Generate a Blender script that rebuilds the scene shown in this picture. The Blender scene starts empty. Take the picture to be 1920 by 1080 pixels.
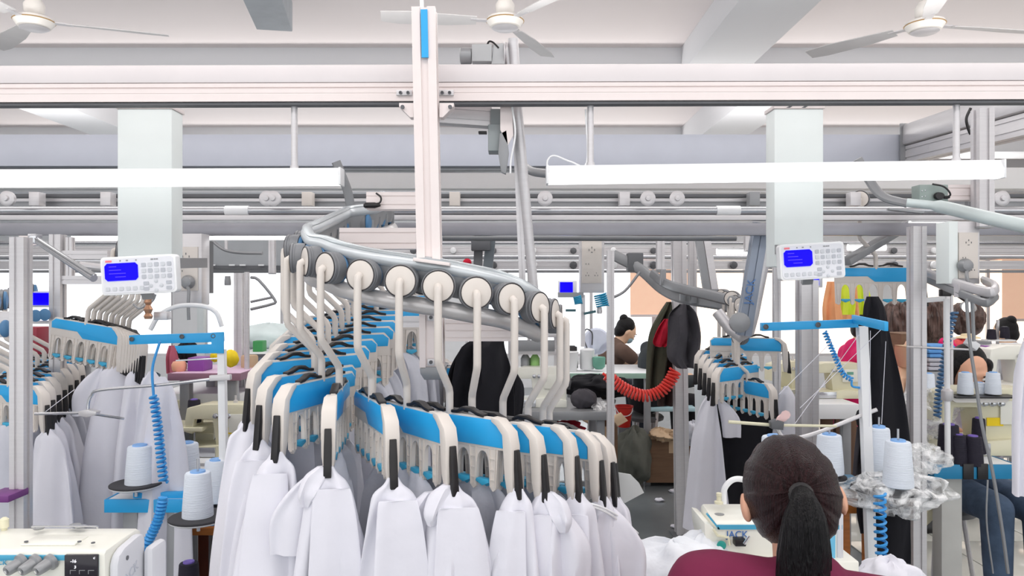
import bpy, bmesh, math, random
from mathutils import Vector as V, Matrix, Quaternion
from math import sin, cos, pi, radians

# ------------------------------------------------------------ camera, world, light, exposure
SC = bpy.context.scene
COL = SC.collection
F, EYE = 1400.0, 1.6
cam = bpy.data.cameras.new('camera')
cam.sensor_width = 36.0
cam.lens = 36.0 * F / 1920.0
cam.clip_start = 0.05
co = bpy.data.objects.new('camera', cam)
co.location = (0, 0, EYE)
co.rotation_euler = (pi / 2, 0, 0)
COL.objects.link(co)
SC.camera = co

W = bpy.data.worlds.new('daylight')
SC.world = W
W.use_nodes = True
W.node_tree.nodes['Background'].inputs[0].default_value = (0.97, 0.985, 1.0, 1)
W.node_tree.nodes['Background'].inputs[1].default_value = 1.45
SC.view_settings.view_transform = 'Standard'
SC.view_settings.look = 'None'
SC.view_settings.gamma = 1.0
SC.view_settings.use_curve_mapping = False
SC.view_settings.exposure = 0.0


def area(loc, sx, sy, power, rot=(0, 0, 0), col=(1, 0.98, 0.96)):
    l = bpy.data.lights.new('hall_fill_light', 'AREA')
    l.shape = 'RECTANGLE'
    l.size, l.size_y = sx, sy
    l.energy = power
    l.color = col
    o = bpy.data.objects.new('hall_fill_light', l)
    o.location = loc
    o.rotation_euler = rot
    COL.objects.link(o)


# unseen area lights added for the hall's tube lamps, upward ones to brighten the ceiling (the fittings in view are built further down)
for ly in (-2.0, 0.9, 3.4, 6.6, 9.4):
    area((0, ly, 2.95), 13, 0.35, 66)
    area((0, ly, 2.6), 13, 0.3, 62 if ly < 5 else 92, (pi, 0, 0))


def px(x, y, d):
    """point that lies d metres in front of the camera plane at photo position x, y"""
    return V(((x - 960) / F * d, d, EYE - (y - 540) / F * d))


# ------------------------------------------------------------ materials
def lin(c):
    return tuple(((v / 255) / 12.92 if v / 255 <= 0.04045 else ((v / 255 + 0.055) / 1.055) ** 2.4) for v in c)


_M = {}


def mat(name, rgb, rough=0.5, metal=0.0, var=0.06, scale=8.0, bump=0.0, bscale=40.0, emit=0.0, alpha=1.0, trans=0.0,
        stretch=None):
    if name in _M:
        return _M[name]
    m = bpy.data.materials.new(name)
    m.use_nodes = True
    nt = m.node_tree
    b = nt.nodes['Principled BSDF']
    c = lin(rgb)
    tc = nt.nodes.new('ShaderNodeTexCoord')
    mp = nt.nodes.new('ShaderNodeMapping')
    nt.links.new(tc.outputs['Object'], mp.inputs[0])
    if stretch:
        mp.inputs['Scale'].default_value = stretch
    nz = nt.nodes.new('ShaderNodeTexNoise')
    nz.inputs['Scale'].default_value = scale
    nz.inputs['Detail'].default_value = 4
    nt.links.new(mp.outputs[0], nz.inputs[0])
    cr = nt.nodes.new('ShaderNodeValToRGB')
    cr.color_ramp.elements[0].position = 0.3
    cr.color_ramp.elements[1].position = 0.7
    cr.color_ramp.elements[0].color = tuple(max(0, v * (1 - var)) for v in c) + (1,)
    cr.color_ramp.elements[1].color = tuple(min(1, v * (1 + var)) for v in c) + (1,)
    nt.links.new(nz.outputs[0], cr.inputs[0])
    nt.links.new(cr.outputs[0], b.inputs['Base Color'])
    b.inputs['Roughness'].default_value = rough
    b.inputs['Metallic'].default_value = metal
    if bump:
        n2 = nt.nodes.new('ShaderNodeTexNoise')
        n2.inputs['Scale'].default_value = bscale
        n2.inputs['Detail'].default_value = 3
        nt.links.new(mp.outputs[0], n2.inputs[0])
        bp = nt.nodes.new('ShaderNodeBump')
        bp.inputs['Strength'].default_value = bump
        bp.inputs['Distance'].default_value = 0.01
        nt.links.new(n2.outputs[0], bp.inputs['Height'])
        nt.links.new(bp.outputs[0], b.inputs['Normal'])
    if emit:
        b.inputs['Emission Color'].default_value = c + (1,)
        b.inputs['Emission Strength'].default_value = emit
    if alpha < 1:
        b.inputs['Alpha'].default_value = alpha
    if trans:
        b.inputs['Transmission Weight'].default_value = trans
    _M[name] = m
    return m


cream = mat('cream_plastic', (224, 217, 210), 0.38, var=0.03)
blue = mat('blue_plastic', (44, 172, 236), 0.4, var=0.04)
blue_d = mat('blue_wheel_plastic', (84, 134, 178), 0.45)
black = mat('black_plastic', (30, 28, 30), 0.4)
grey_d = mat('dark_grey_plastic', (96, 98, 102), 0.5)
grey_m = mat('mid_grey_metal', (150, 152, 155), 0.4, 0.3)
alu = mat('aluminium', (214, 212, 214), 0.36, 0.35, var=0.03, stretch=(1, 1, 20))
alu_w = mat('aluminium_warm', (236, 226, 224), 0.4, 0.12, var=0.02)
steel = mat('brushed_steel', (186, 188, 192), 0.26, 0.85, var=0.05)
chrome = mat('polished_tube', (206, 208, 212), 0.2, 0.8, var=0.04)
white_p = mat('white_enamel', (238, 240, 242), 0.4, var=0.015)
white_w = mat('warm_white_enamel', (236, 232, 226), 0.4, var=0.02)
duct_w = mat('white_duct_paint', (240, 248, 247), 0.4, var=0.01)
cloth_w = mat('white_cotton', (229, 229, 238), 0.9, var=0.02, bump=0.35, bscale=14)
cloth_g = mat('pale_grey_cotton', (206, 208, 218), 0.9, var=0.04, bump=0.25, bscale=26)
cloth_k = mat('black_cloth', (18, 18, 26), 0.92, var=0.2, bump=0.3, bscale=24)
cloth_c = mat('charcoal_cloth', (72, 70, 76), 0.92, var=0.12, bump=0.35, bscale=20)
cloth_o = mat('olive_cloth', (74, 76, 62), 0.92, var=0.12, bump=0.35, bscale=20)
cloth_r = mat('crimson_cloth', (190, 8, 48), 0.85, var=0.1, bump=0.3)
thread_w = mat('white_thread', (232, 240, 250), 0.8, var=0.02, bump=0.4, bscale=160, stretch=(0.1, 0.1, 3))
thread_k = mat('black_thread', (26, 22, 40), 0.75, var=0.1, bump=0.4, bscale=160, stretch=(0.1, 0.1, 3))
core_b = mat('light_blue_core', (140, 186, 240), 0.5)
core_v = mat('violet_core', (126, 104, 190), 0.5)
card = mat('cardboard', (128, 100, 78), 0.85, var=0.08, stretch=(1, 1, 8))
card_l = mat('light_cardboard', (206, 178, 146), 0.85, var=0.06)
beige = mat('beige_machine_paint', (228, 224, 196), 0.35, var=0.03)
ivory = mat('ivory_machine_paint', (240, 240, 230), 0.3, var=0.015)
teal = mat('machine_blue_trim', (78, 170, 206), 0.4)
glass_k = mat('black_touch_panel', (34, 30, 40), 0.12, var=0.1)
screen_b = mat('blue_screen', (14, 0, 250), 0.3, emit=1.0, var=0.2, scale=60)
screen_b.node_tree.nodes['Principled BSDF'].inputs['Specular IOR Level'].default_value = 0.1
lampm = mat('lit_tube', (255, 255, 255), 0.4, emit=2.2)
wood = mat('orange_wood', (190, 116, 52), 0.5, var=0.15, stretch=(1, 1, 9))
skin = mat('skin', (222, 170, 142), 0.55, var=0.05, scale=14)
skin_l = mat('light_skin', (240, 200, 168), 0.55, var=0.05, scale=14)
hair = mat('dark_brown_hair', (42, 21, 23), 0.27, var=0.5, scale=30, bump=0.9, bscale=70, stretch=(6, 6, 0.5))
hairk = mat('black_hair', (14, 12, 15), 0.35, var=0.35, scale=30, bump=0.8, bscale=70, stretch=(6, 6, 0.5))
for _h in (hair, hairk):
    _h.node_tree.nodes['Principled BSDF'].inputs['Specular IOR Level'].default_value = 0.3
red_h = mat('red_hose_plastic', (240, 66, 56), 0.35)
blue_h = mat('blue_hose_plastic', (60, 156, 226), 0.35)
film = mat('clear_film', (252, 254, 255), 0.4, alpha=0.42, bump=0.5, bscale=16, var=0.02)
_nt = film.node_tree
_n = _nt.nodes.new('ShaderNodeTexNoise')
_n.inputs['Scale'].default_value = 13
_n.inputs['Detail'].default_value = 5
_n.inputs['Distortion'].default_value = 1.6
_r = _nt.nodes.new('ShaderNodeValToRGB')
_r.color_ramp.elements[0].position, _r.color_ramp.elements[1].position = .42, .62
_r.color_ramp.elements[0].color, _r.color_ramp.elements[1].color = (.1, .1, .1, 1), (.85, .85, .85, 1)
_c = _nt.nodes.new('ShaderNodeTexCoord')
_nt.links.new(_c.outputs['Object'], _n.inputs[0])
_nt.links.new(_n.outputs[0], _r.inputs[0])
_nt.links.new(_r.outputs[0], _nt.nodes['Principled BSDF'].inputs['Alpha'])
denim = mat('faded_denim', (74, 92, 116), 0.9, var=0.3, scale=10, bump=0.3)
pink = mat('pink_cloth', (226, 110, 140), 0.85, var=0.1)
magenta = mat('magenta_cloth', (232, 20, 110), 0.8)
purple = mat('purple_plastic', (140, 72, 160), 0.45)
yellow = mat('yellow_paper', (246, 214, 30), 0.7)
green = mat('green_plastic', (62, 150, 84), 0.5)
red_p = mat('red_plastic', (206, 44, 34), 0.45)
rubber = mat('black_rubber', (58, 58, 62), 0.75)


# ------------------------------------------------------------ mesh builder
class MB:
    def __init__(s):
        s.v, s.f, s.mi = [], [], []
        s.cur = 0

    def add(s, vs, fs):
        n = len(s.v)
        s.v += [V(p) for p in vs]
        for f in fs:
            s.f.append([i + n for i in f])
            s.mi.append(s.cur)
        return s

    def box(s, c, d, R=None):
        c = V(c)
        vs = []
        for z in (-.5, .5):
            for y in (-.5, .5):
                for x in (-.5, .5):
                    p = V((x * d[0], y * d[1], z * d[2]))
                    vs.append(c + (R @ p if R else p))
        return s.add(vs, [(0, 2, 3, 1), (4, 5, 7, 6), (0, 1, 5, 4), (2, 6, 7, 3), (0, 4, 6, 2), (1, 3, 7, 5)])

    def bar(s, a, b, w, h, up=V((0, 0, 1))):
        """rectangular bar from a to b, w across, h along up"""
        a, b = V(a), V(b)
        d = (b - a).normalized()
        sx = d.cross(up)
        if sx.length < 1e-4:
            sx = d.cross(V((0, 1, 0)))
        sx.normalize()
        u = sx.cross(d).normalized()
        return s.prism([(-w / 2, -h / 2), (w / 2, -h / 2), (w / 2, h / 2), (-w / 2, h / 2)], a, sx, u, b - a)

    def prism(s, poly, o, ux, uy, ext):
        """poly in the ux, uy plane at o, swept by the vector ext"""
        o, ux, uy, ext = V(o), V(ux), V(uy), V(ext)
        n = len(poly)
        vs = [o + ux * p[0] + uy * p[1] for p in poly]
        vs += [p + ext for p in vs]
        fs = [tuple(range(n - 1, -1, -1)), tuple(range(n, 2 * n))]
        for i in range(n):
            j = (i + 1) % n
            fs.append((i, j, j + n, i + n))
        return s.add(vs, fs)

    def profile(s, a, b, w, h, up=V((0, 0, 1)), g=0.16, nw=1, nh=1):
        """slotted aluminium profile from a to b"""
        a, b = V(a), V(b)
        d = (b - a).normalized()
        sx = d.cross(up)
        if sx.length < 1e-4:
            sx = d.cross(V((0, 1, 0)))
        sx.normalize()
        u = sx.cross(d).normalized()
        m = min(w / nw, h / nh)
        gw, gd = m * g * .5, m * 0.12
        poly = []

        def edge(p, q, n):
            p, q = V(p), V(q)
            L = (q - p).length
            t = (q - p) / L
            inn = V((-t.y, t.x))
            poly.append(p)
            for k in range(n):
                c = p + t * L * (k + .5) / n
                poly.extend([c - t * gw, c - t * gw + inn * gd, c + t * gw + inn * gd, c + t * gw])

        W2, H2 = w / 2, h / 2
        edge((-W2, -H2), (W2, -H2), nw)
        edge((W2, -H2), (W2, H2), nh)
        edge((W2, H2), (-W2, H2), nw)
        edge((-W2, H2), (-W2, -H2), nh)
        return s.prism([(p.x, p.y) for p in poly], a, sx, u, b - a)

    def tube(s, pts, r, n=8, flat=None, up=None):
        pts = [V(p) for p in pts]
        m = len(pts)
        rs = r if isinstance(r, (list, tuple)) else [r] * m
        t = [(pts[min(i + 1, m - 1)] - pts[max(i - 1, 0)]).normalized() for i in range(m)]
        a = up or (V((0, 0, 1)) if abs(t[0].z) < .9 else V((1, 0, 0)))
        nrm = (a - t[0] * a.dot(t[0])).normalized()
        vs = []
        for i in range(m):
            nrm = nrm - t[i] * nrm.dot(t[i])
            nrm.normalize()
            bn = t[i].cross(nrm)
            fx = flat or 1.0
            for k in range(n):
                th = 2 * pi * k / n
                vs.append(pts[i] + nrm * cos(th) * rs[i] * fx + bn * sin(th) * rs[i])
        fs = []
        for i in range(m - 1):
            for k in range(n):
                k2 = (k + 1) % n
                fs.append((i * n + k, i * n + k2, (i + 1) * n + k2, (i + 1) * n + k))
        fs.append(tuple(range(n - 1, -1, -1)))
        fs.append(tuple(range((m - 1) * n, m * n)))
        return s.add(vs, fs)

    def lathe(s, o, ax, prof, n=24, ex=1.0):
        """prof: (radius, height along ax)"""
        o, ax = V(o), V(ax).normalized()
        a = V((0, 0, 1)) if abs(ax.z) < .9 else V((1, 0, 0))
        x = (a - ax * a.dot(ax)).normalized()
        y = ax.cross(x)
        vs = []
        for r, h in prof:
            for k in range(n):
                th = 2 * pi * k / n
                vs.append(o + ax * h + x * cos(th) * max(r, 1e-5) + y * sin(th) * max(r, 1e-5) * ex)
        fs = []
        m = len(prof)
        for i in range(m - 1):
            for k in range(n):
                k2 = (k + 1) % n
                fs.append((i * n + k, i * n + k2, (i + 1) * n + k2, (i + 1) * n + k))
        fs.append(tuple(range(n - 1, -1, -1)))
        fs.append(tuple(range((m - 1) * n, m * n)))
        return s.add(vs, fs)

    def ell(s, c, r, R=None, n=16, m=10):
        c = V(c)
        vs, fs = [], []
        for i in range(m + 1):
            ph = pi * i / m
            for k in range(n):
                th = 2 * pi * k / n
                p = V((r[0] * sin(ph) * cos(th), r[1] * sin(ph) * sin(th), r[2] * cos(ph)))
                vs.append(c + (R @ p if R else p))
        for i in range(m):
            for k in range(n):
                k2 = (k + 1) % n
                fs.append((i * n + k, (i + 1) * n + k, (i + 1) * n + k2, i * n + k2))
        return s.add(vs, fs)

    def limb(s, a, b, ra, rb, n=12, fl=1.0):
        a, b = V(a), V(b)
        d = (b - a)
        L = d.length
        d.normalize()
        pr = []
        for k in range(5):
            t = pi / 2 * k / 4
            pr.append((ra * sin(t), -ra * cos(t)))
        for k in range(5):
            t = pi / 2 * k / 4
            pr.append((rb * cos(t), L + rb * sin(t)))
        return s.lathe(a, d, pr, n, fl)

    def loft(s, rings, closed=True, caps=True):
        n = len(rings[0])
        vs = [p for r in rings for p in r]
        fs = []
        for i in range(len(rings) - 1):
            for k in range(n if closed else n - 1):
                k2 = (k + 1) % n
                fs.append((i * n + k, i * n + k2, (i + 1) * n + k2, (i + 1) * n + k))
        if caps and closed:
            fs.append(tuple(range(n - 1, -1, -1)))
            fs.append(tuple(range((len(rings) - 1) * n, len(rings) * n)))
        return s.add(vs, fs)

    def mesh(s, name, base=V((0, 0, 0)), bev=0.0, sharp=35, mats=None):
        me = bpy.data.meshes.new(name)
        me.from_pydata([tuple(p - base) for p in s.v], [], s.f)
        bm = bmesh.new()
        bm.from_mesh(me)
        if bev:
            bmesh.ops.remove_doubles(bm, verts=bm.verts, dist=1e-6)
            es = [e for e in bm.edges if len(e.link_faces) == 2 and e.calc_face_angle(0) > radians(40)]
            bmesh.ops.bevel(bm, geom=es, offset=bev, segments=2, profile=.5, affect='EDGES', clamp_overlap=True)
        bmesh.ops.recalc_face_normals(bm, faces=bm.faces)
        bm.to_mesh(me)
        bm.free()
        me.polygons.foreach_set('use_smooth', [True] * len(me.polygons))
        me.set_sharp_from_angle(angle=radians(sharp))
        if mats:
            for m in mats:
                me.materials.append(m)
            if not bev and len(mats) > 1:
                me.polygons.foreach_set('material_index', s.mi)
        return me


def tag(o, label=None, cat=None, group=None, kind=None):
    for k, v in (('label', label), ('category', cat), ('group', group), ('kind', kind)):
        if v:
            o[k] = v
    return o


class T:
    """a thing: an Empty at its base that parents its parts"""

    def __init__(s, name, label, cat, base, group=None, kind=None):
        s.o = bpy.data.objects.new(name, None)
        COL.objects.link(s.o)
        s.b = V(base)
        s.o.location = s.b
        tag(s.o, label, cat, group, kind)

    def add(s, name, mb, m, parent=None, bev=0.0, label=None, sharp=35):
        me = mb.mesh(name, s.b, bev, sharp, m if isinstance(m, list) else [m])
        o = bpy.data.objects.new(name, me)
        COL.objects.link(o)
        o.parent = parent or s.o
        if label:
            o['label'] = label
        return o


def one(name, mb, m, label=None, cat=None, base=None, group=None, kind=None, bev=0.0, sharp=35):
    """a thing that is one mesh"""
    if base is None:
        base = V((sum(p.x for p in mb.v) / len(mb.v), sum(p.y for p in mb.v) / len(mb.v), min(p.z for p in mb.v)))
    me = mb.mesh(name, V(base), bev, sharp, m if isinstance(m, list) else [m])
    o = bpy.data.objects.new(name, me)
    o.location = base
    COL.objects.link(o)
    return tag(o, label, cat, group, kind)


def dup(root, loc, rz=None, label=None, group=None, scale=None):
    def cp(o, par):
        c = o.copy()
        COL.objects.link(c)
        c.parent = par
        for ch in o.children:
            cp(ch, c)
        return c

    r = cp(root, None)
    r.location = loc
    if rz is not None:
        r.rotation_euler.z = rz
    if scale:
        r.scale = (scale,) * 3
    if label:
        r['label'] = label
    if group:
        r['group'] = group
    return r


def smooth(pts, k=6):
    """Catmull-Rom through pts"""
    pts = [V(p) for p in pts]
    out = []
    P = [pts[0] * 2 - pts[1]] + pts + [pts[-1] * 2 - pts[-2]]
    for i in range(1, len(P) - 2):
        a, b, c, d = P[i - 1], P[i], P[i + 1], P[i + 2]
        for j in range(k):
            t = j / k
            out.append(.5 * ((2 * b) + (c - a) * t + (2 * a - 5 * b + 4 * c - d) * t * t + (3 * b - a - 3 * c + d) * t ** 3))
    out.append(pts[-1])
    return out


def coil(mb, pts, R, r, turns, n=5, seg=12):
    """coiled hose along pts"""
    P = smooth(pts, 10)
    L = [0]
    for i in range(1, len(P)):
        L.append(L[-1] + (P[i] - P[i - 1]).length)

    def at(s):
        for i in range(1, len(P)):
            if L[i] >= s:
                t = (s - L[i - 1]) / max(1e-9, L[i] - L[i - 1])
                return P[i - 1].lerp(P[i], t), (P[i] - P[i - 1]).normalized()
        return P[-1], (P[-1] - P[-2]).normalized()

    out = []
    m = int(turns * seg)
    for i in range(m + 1):
        c, t = at(L[-1] * i / m)
        x = t.cross(V((0.3, 1, 0.2))).normalized()
        y = t.cross(x)
        th = 2 * pi * i / seg
        out.append(c + x * cos(th) * R + y * sin(th) * R)
    mb.tube(out, r, n)
    return mb


def lettering(t, parent, s, o, ux, uy, size, m, name='lettering', depth=0.0008):
    cu = bpy.data.curves.new('text', 'FONT')
    cu.body = s
    cu.size = size
    cu.extrude = depth
    ob = bpy.data.objects.new('text', cu)
    COL.objects.link(ob)
    dg = bpy.context.evaluated_depsgraph_get()
    me = bpy.data.meshes.new_from_object(ob.evaluated_get(dg))
    bpy.data.objects.remove(ob)
    o, ux, uy = V(o), V(ux).normalized(), V(uy).normalized()
    uz = ux.cross(uy)
    for v in me.vertices:
        c = v.co.copy()
        v.co = o + ux * c.x + uy * c.y + uz * c.z - t.b
    me.materials.clear()
    me.materials.append(m)
    ob = bpy.data.objects.new(name, me)
    COL.objects.link(ob)
    ob.parent = parent or t.o
    return ob


UP, RT, BK = V((0, 0, 1)), V((1, 0, 0)), V((0, 1, 0))


# ------------------------------------------------------------ setting
fl = bpy.data.materials.new('glossy_floor_paint')
fl.use_nodes = True
nt = fl.node_tree
b = nt.nodes['Principled BSDF']
nz = nt.nodes.new('ShaderNodeTexNoise')
nz.inputs['Scale'].default_value = 1.3
nz.inputs['Detail'].default_value = 6
cr = nt.nodes.new('ShaderNodeValToRGB')
cr.color_ramp.elements[0].color = lin((96, 102, 106)) + (1,)
cr.color_ramp.elements[1].color = lin((134, 140, 142)) + (1,)
tc = nt.nodes.new('ShaderNodeTexCoord')
nt.links.new(tc.outputs['Object'], nz.inputs[0])
nt.links.new(nz.outputs[0], cr.inputs[0])
nt.links.new(cr.outputs[0], b.inputs['Base Color'])
b.inputs['Roughness'].default_value = 0.15
wallm = mat('wall_paint', (236, 238, 240), 0.8, var=0.015)
ceilm = mat('ceiling_paint', (238, 230, 229), 0.85, var=0.012, scale=1.0)
beamm = mat('beam_paint', (226, 227, 230), 0.85, var=0.012, scale=1.0)
one('floor', MB().box((0, 4.2, -.05), (18, 16.4, .1)), fl, kind='structure', base=(0, 4, 0))
one('ceiling', MB().box((0, 4.2, 3.65), (18, 16.4, .2)), ceilm, kind='structure', base=(0, 4, 3.55))
CW = 12.0
# back wall with a long band of windows, piers between
wb = MB()
wb.box((0, CW + .1, 2.82), (18, .2, 1.46))
wb.box((0, CW + .1, .25), (18, .2, .5))
piers = [-8.6, -5.2, -1.0, 2.55, 5.9, 8.7]
for x in piers:
    wb.box((x, CW + .1, 1.3), (.5, .2, 1.6))
one('wall_back', wb, wallm, kind='structure', base=(0, CW, 0))
winm = mat('daylit_glass', (246, 250, 255), 0.3, emit=1.35)
winw = mat('warm_daylit_glass', (255, 238, 220), 0.3, emit=1.25)
for i in range(len(piers) - 1):
    x0, x1 = piers[i] + .25, piers[i + 1] - .25
    t = T('window_%d' % (i + 1), None, None, ((x0 + x1) / 2, CW, .5), kind='structure')
    nn = 3
    fr = MB()
    fr.bar((x0, CW + .06, .52), (x1, CW + .06, .52), .06, .05)
    fr.bar((x0, CW + .06, 2.07), (x1, CW + .06, 2.07), .06, .05)
    for k in range(nn + 1):
        x = x0 + .02 + (x1 - x0 - .04) * k / nn
        fr.box((x, CW + .06, 1.3), (.05, .06, 1.5))
    t.add('window_frame', fr, alu, bev=.004)
    for k in range(nn):
        xa = x0 + (x1 - x0) * k / nn + .03
        xb = x0 + (x1 - x0) * (k + 1) / nn - .03
        t.add('pane', MB().box(((xa + xb) / 2, CW + .08, 1.3), (xb - xa, .012, 1.52)), winw if i >= 3 else winm)
one('wall_left', MB().box((-9.1, 4.2, 1.775), (.2, 16.4, 3.55)), wallm, kind='structure')
one('wall_right', MB().box((9.1, 4.2, 1.775), (.2, 16.4, 3.55)), wallm, kind='structure')

# pale floor tiles of the right-hand bay
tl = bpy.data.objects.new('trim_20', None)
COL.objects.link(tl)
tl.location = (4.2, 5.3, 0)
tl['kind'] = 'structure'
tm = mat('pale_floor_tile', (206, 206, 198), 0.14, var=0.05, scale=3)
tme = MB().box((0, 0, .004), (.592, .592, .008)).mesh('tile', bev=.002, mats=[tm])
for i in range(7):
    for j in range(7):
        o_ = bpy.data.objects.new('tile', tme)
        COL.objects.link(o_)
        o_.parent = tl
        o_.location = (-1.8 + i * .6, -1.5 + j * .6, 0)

# concrete beams under the ceiling
n = 0


def beam(a, b2, w, h):
    global n
    n += 1
    one('trim_%d' % n, MB().bar(V(a) - UP * h / 2, V(b2) - UP * h / 2, w, h), beamm, kind='structure', bev=.008)


beam((-9, 6.35, 3.552), (9, 6.35, 3.552), .6, .16)
beam((-9, 9.3, 3.552), (9, 9.3, 3.552), .5, .30)
beam((-9, 11.6, 3.552), (9, 11.6, 3.552), .5, .5)
n += 1
one('trim_%d' % n, MB().bar((-1.31, 3.4, 3.45), (-1.615, 5.08, 3.45), .235, .2), mat('grey_beam_paint', (176, 182, 188), .8), kind='structure', bev=.006)
n += 1
one('trim_%d' % n, MB().bar((-8.9, 5.7, 2.43), (8.9, 5.7, 2.43), .12, .16), mat('lit_band_white', (250, 250, 250), .7, var=.01), kind='structure', bev=.006)  # added white bar, its colour stands in for a brightly lit far band
beam((1.62, 6.1, 3.552), (1.6, -2, 3.552), .5, .22)
beam((-4.3, 6.6, 3.552), (-4.3, 9.1, 3.552), .5, .3)
beam((2.3, 6.6, 3.552), (2.3, 9.1, 3.552), .5, .3)


# ------------------------------------------------------------ ceiling fans
def fan(c, a0, label, arms=3):
    c = V(c)
    t = T('ceiling_fan', label, 'ceiling fan', (c.x, c.y, 3.55), 'ceiling fans over the hall')
    t.add('downrod', MB().tube([c + UP * .03, V((c.x, c.y, 3.5)), V((c.x, c.y, 3.548))], [.012, .012, .05], 10), white_w)
    t.add('canopy', MB().lathe(c, UP, [(.03, .02), (.048, .05), (.05, .085), (.03, .12), (.012, .125)], 20), white_w)
    m = t.add('motor', MB().lathe(c, UP, [(.06, -.035), (.078, -.03), (.09, -.012), (.098, 0), (.094, .014), (.06, .028), (.02, .03)], 28), white_w)
    t.add('motor_ring', MB().lathe(c, UP, [(.094, -.004), (.101, .0), (.094, .006)], 28), mat('brass_ring', (196, 160, 110), .35, .4), parent=m)
    t.add('cap_plate', MB().lathe(c, UP, [(.055, -.044), (.07, -.036), (.055, -.034)], 24), alu, parent=m)
    bl = mat('fan_blade_paint', (206, 204, 204), .45, var=.04)
    for k in range(arms):
        a = a0 + k * 2 * pi / arms
        d = V((cos(a), sin(a), 0))
        s = V((-sin(a), cos(a), .22)).normalized()
        ar = MB().bar(c + d * .07, c + d * .18, .035, .006)
        t.add('blade_arm', ar, alu)
        poly = [(.15, -.035), (.3, -.055), (.55, -.06), (.64, -.045), (.64, .045), (.5, .055), (.15, .035)]
        t.add('blade', MB().prism(poly, c - UP * .003, d, s, V((0, 0, .004))), bl)


fan(px(64, 40, 3.9), radians(20), 'white three-blade ceiling fan nearest the photo\'s top left corner')
fan(px(947, 40, 3.9), radians(67), 'white three-blade ceiling fan above the middle of the long conveyor rail')
fan(px(1734, 47, 3.9), radians(10), 'white three-blade ceiling fan at the top right over the pillar duct')


# ------------------------------------------------------------ big front conveyor rail, post, lamps
def rail_y(x, y0, y1):
    return y0 + (y1 - y0) * (x + 40) / 2000


D0 = 1.9
a, b2 = px(-700, 160, D0), px(2700, 150, D0)
t = T('overhead_conveyor_rail', 'long pale aluminium conveyor rail spanning the hall in front of the ceiling', 'rail', a, None)
up = MB()
h1 = (156 - 122) / F * D0
h2 = (191 - 157) / F * D0
o = a + UP * (158 - 156) / F * D0
poly = [(0, 0), (.06, 0), (.06, h1 * .8), (.045, h1), (.006, h1), (0, h1 * .93)]
t.add('cover', MB().prism(poly, o, BK, UP, b2 - a), mat('rail_cover_paint', (228, 222, 223), .4, .1, var=.02), bev=.0006)
lo = [(0, 0), (0, -.010), (.004, -.011), (.004, -.0135), (0, -.0145), (0, -.025), (.001, -.026), (.001, -.0275), (0, -.028), (0, -h2), (.055, -h2),
      (.055, 0)]
t.add('slotted_profile', MB().prism(lo, o - UP * .002, BK, UP, b2 - a), alu_w)
t.add('lower_track', MB().bar(a + V((0, .02, -h2 - .004)), b2 + V((0, .02, -h2 - .004)), .03, .006), grey_d)
for sx in (-1, 1):
    xx = 758 if sx < 0 else 836
    pl = t.add('joint_plate', MB().box(px(xx, 174, D0 - .004), (.04, .006, .014)), alu, bev=.001)
    for dx in (-7, 7):
        t.add('bolt', MB().lathe(px(xx + dx, 174, D0 - .008), -BK, [(.0045, 0), (.0045, .003), (.002, .003), (.002, .001)], 8), grey_d, parent=pl)

PD = 1.76
t = T('support_post', 'tall slotted cream aluminium post with blue strip rising above the conveyor rail', 'post', px(805, 500, PD + .03))
t.add('profile', MB().profile(px(806, 492, PD + .03), px(796, 20, PD + .03), .056, .056, up=BK, nw=1, nh=1, g=.3), alu_w)
t.add('blue_strip', MB().bar(px(797, 108, PD - .001), px(795, 18, PD - .001), .016, .004, up=BK), blue)
t.add('hanging_rod', MB().tube([px(791, 22, PD + .03), V((px(788, 22, PD).x, PD + .03, 3.55))], .005, 8), white_p)
t.add('foot_plate', MB().box(px(812, 492, PD + .0), (.085, .08, .008), Matrix.Rotation(radians(8), 3, 'Y')), alu_w, bev=.001)
for sx in (-1, 1):
    x0 = 775 if sx < 0 else 824
    g_ = t.add('angle_gusset', MB().prism([(0, 0), (sx * .034, 0), (sx * .034, -.008), (sx * .008, -.034), (0, -.034)], px(x0, 193, PD + .02), RT, UP, BK * .03), alu_w)
    t.add('bolt', MB().lathe(px(x0 + sx * 20, 201, PD + .015), -BK, [(.005, 0), (.005, .004), (.002, .004)], 8), grey_d, parent=g_)

t = T('motor_unit', 'grey gear motor sitting on top of the conveyor rail', 'motor', px(910, 120, 1.96))
t.add('motor_body', MB().lathe(px(884, 105, 1.97), -RT, [(.02, 0), (.021, .004), (.021, .028), (.018, .03)], 20), grey_m)
t.add('gear_case', MB().box(px(904, 104, 1.97), (.052, .05, .045)), mat('motor_grey', (176, 178, 180), .45), bev=.002)
t.add('end_housing', MB().prism([(0, 0), (.036, 0), (.036, .05), (.03, .056), (.006, .05)], px(921, 120, 1.95), RT, UP, BK * .05), mat('motor_grey', (176, 178, 180), .45), bev=.002)
t.add('cable', MB().tube(smooth([px(912, 88, 1.96), px(917, 78, 1.95), px(925, 80, 1.95), px(935, 90, 1.95)]), .0025, 6), black)
t.add('pulley', MB().lathe(px(945, 102, 1.97), RT, [(.03, 0), (.032, .001), (.032, .003), (.026, .004), (.026, .006), (.032, .007), (.032, .009)], 20), alu)

t = T('lifting_column', 'leaning round aluminium column with grooved guide behind the conveyor rail', 'column', px(995, 560, 2.06))
t.add('round_tube', MB().tube([px(1002, 560, 2.08), px(970, 205, 2.0), px(962, 72, 1.97)], .0135, 16), alu)
t.add('guide_profile', MB().profile(px(981, 560, 2.08), px(966, 205, 2.03), .018, .02, up=BK), alu)

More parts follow.
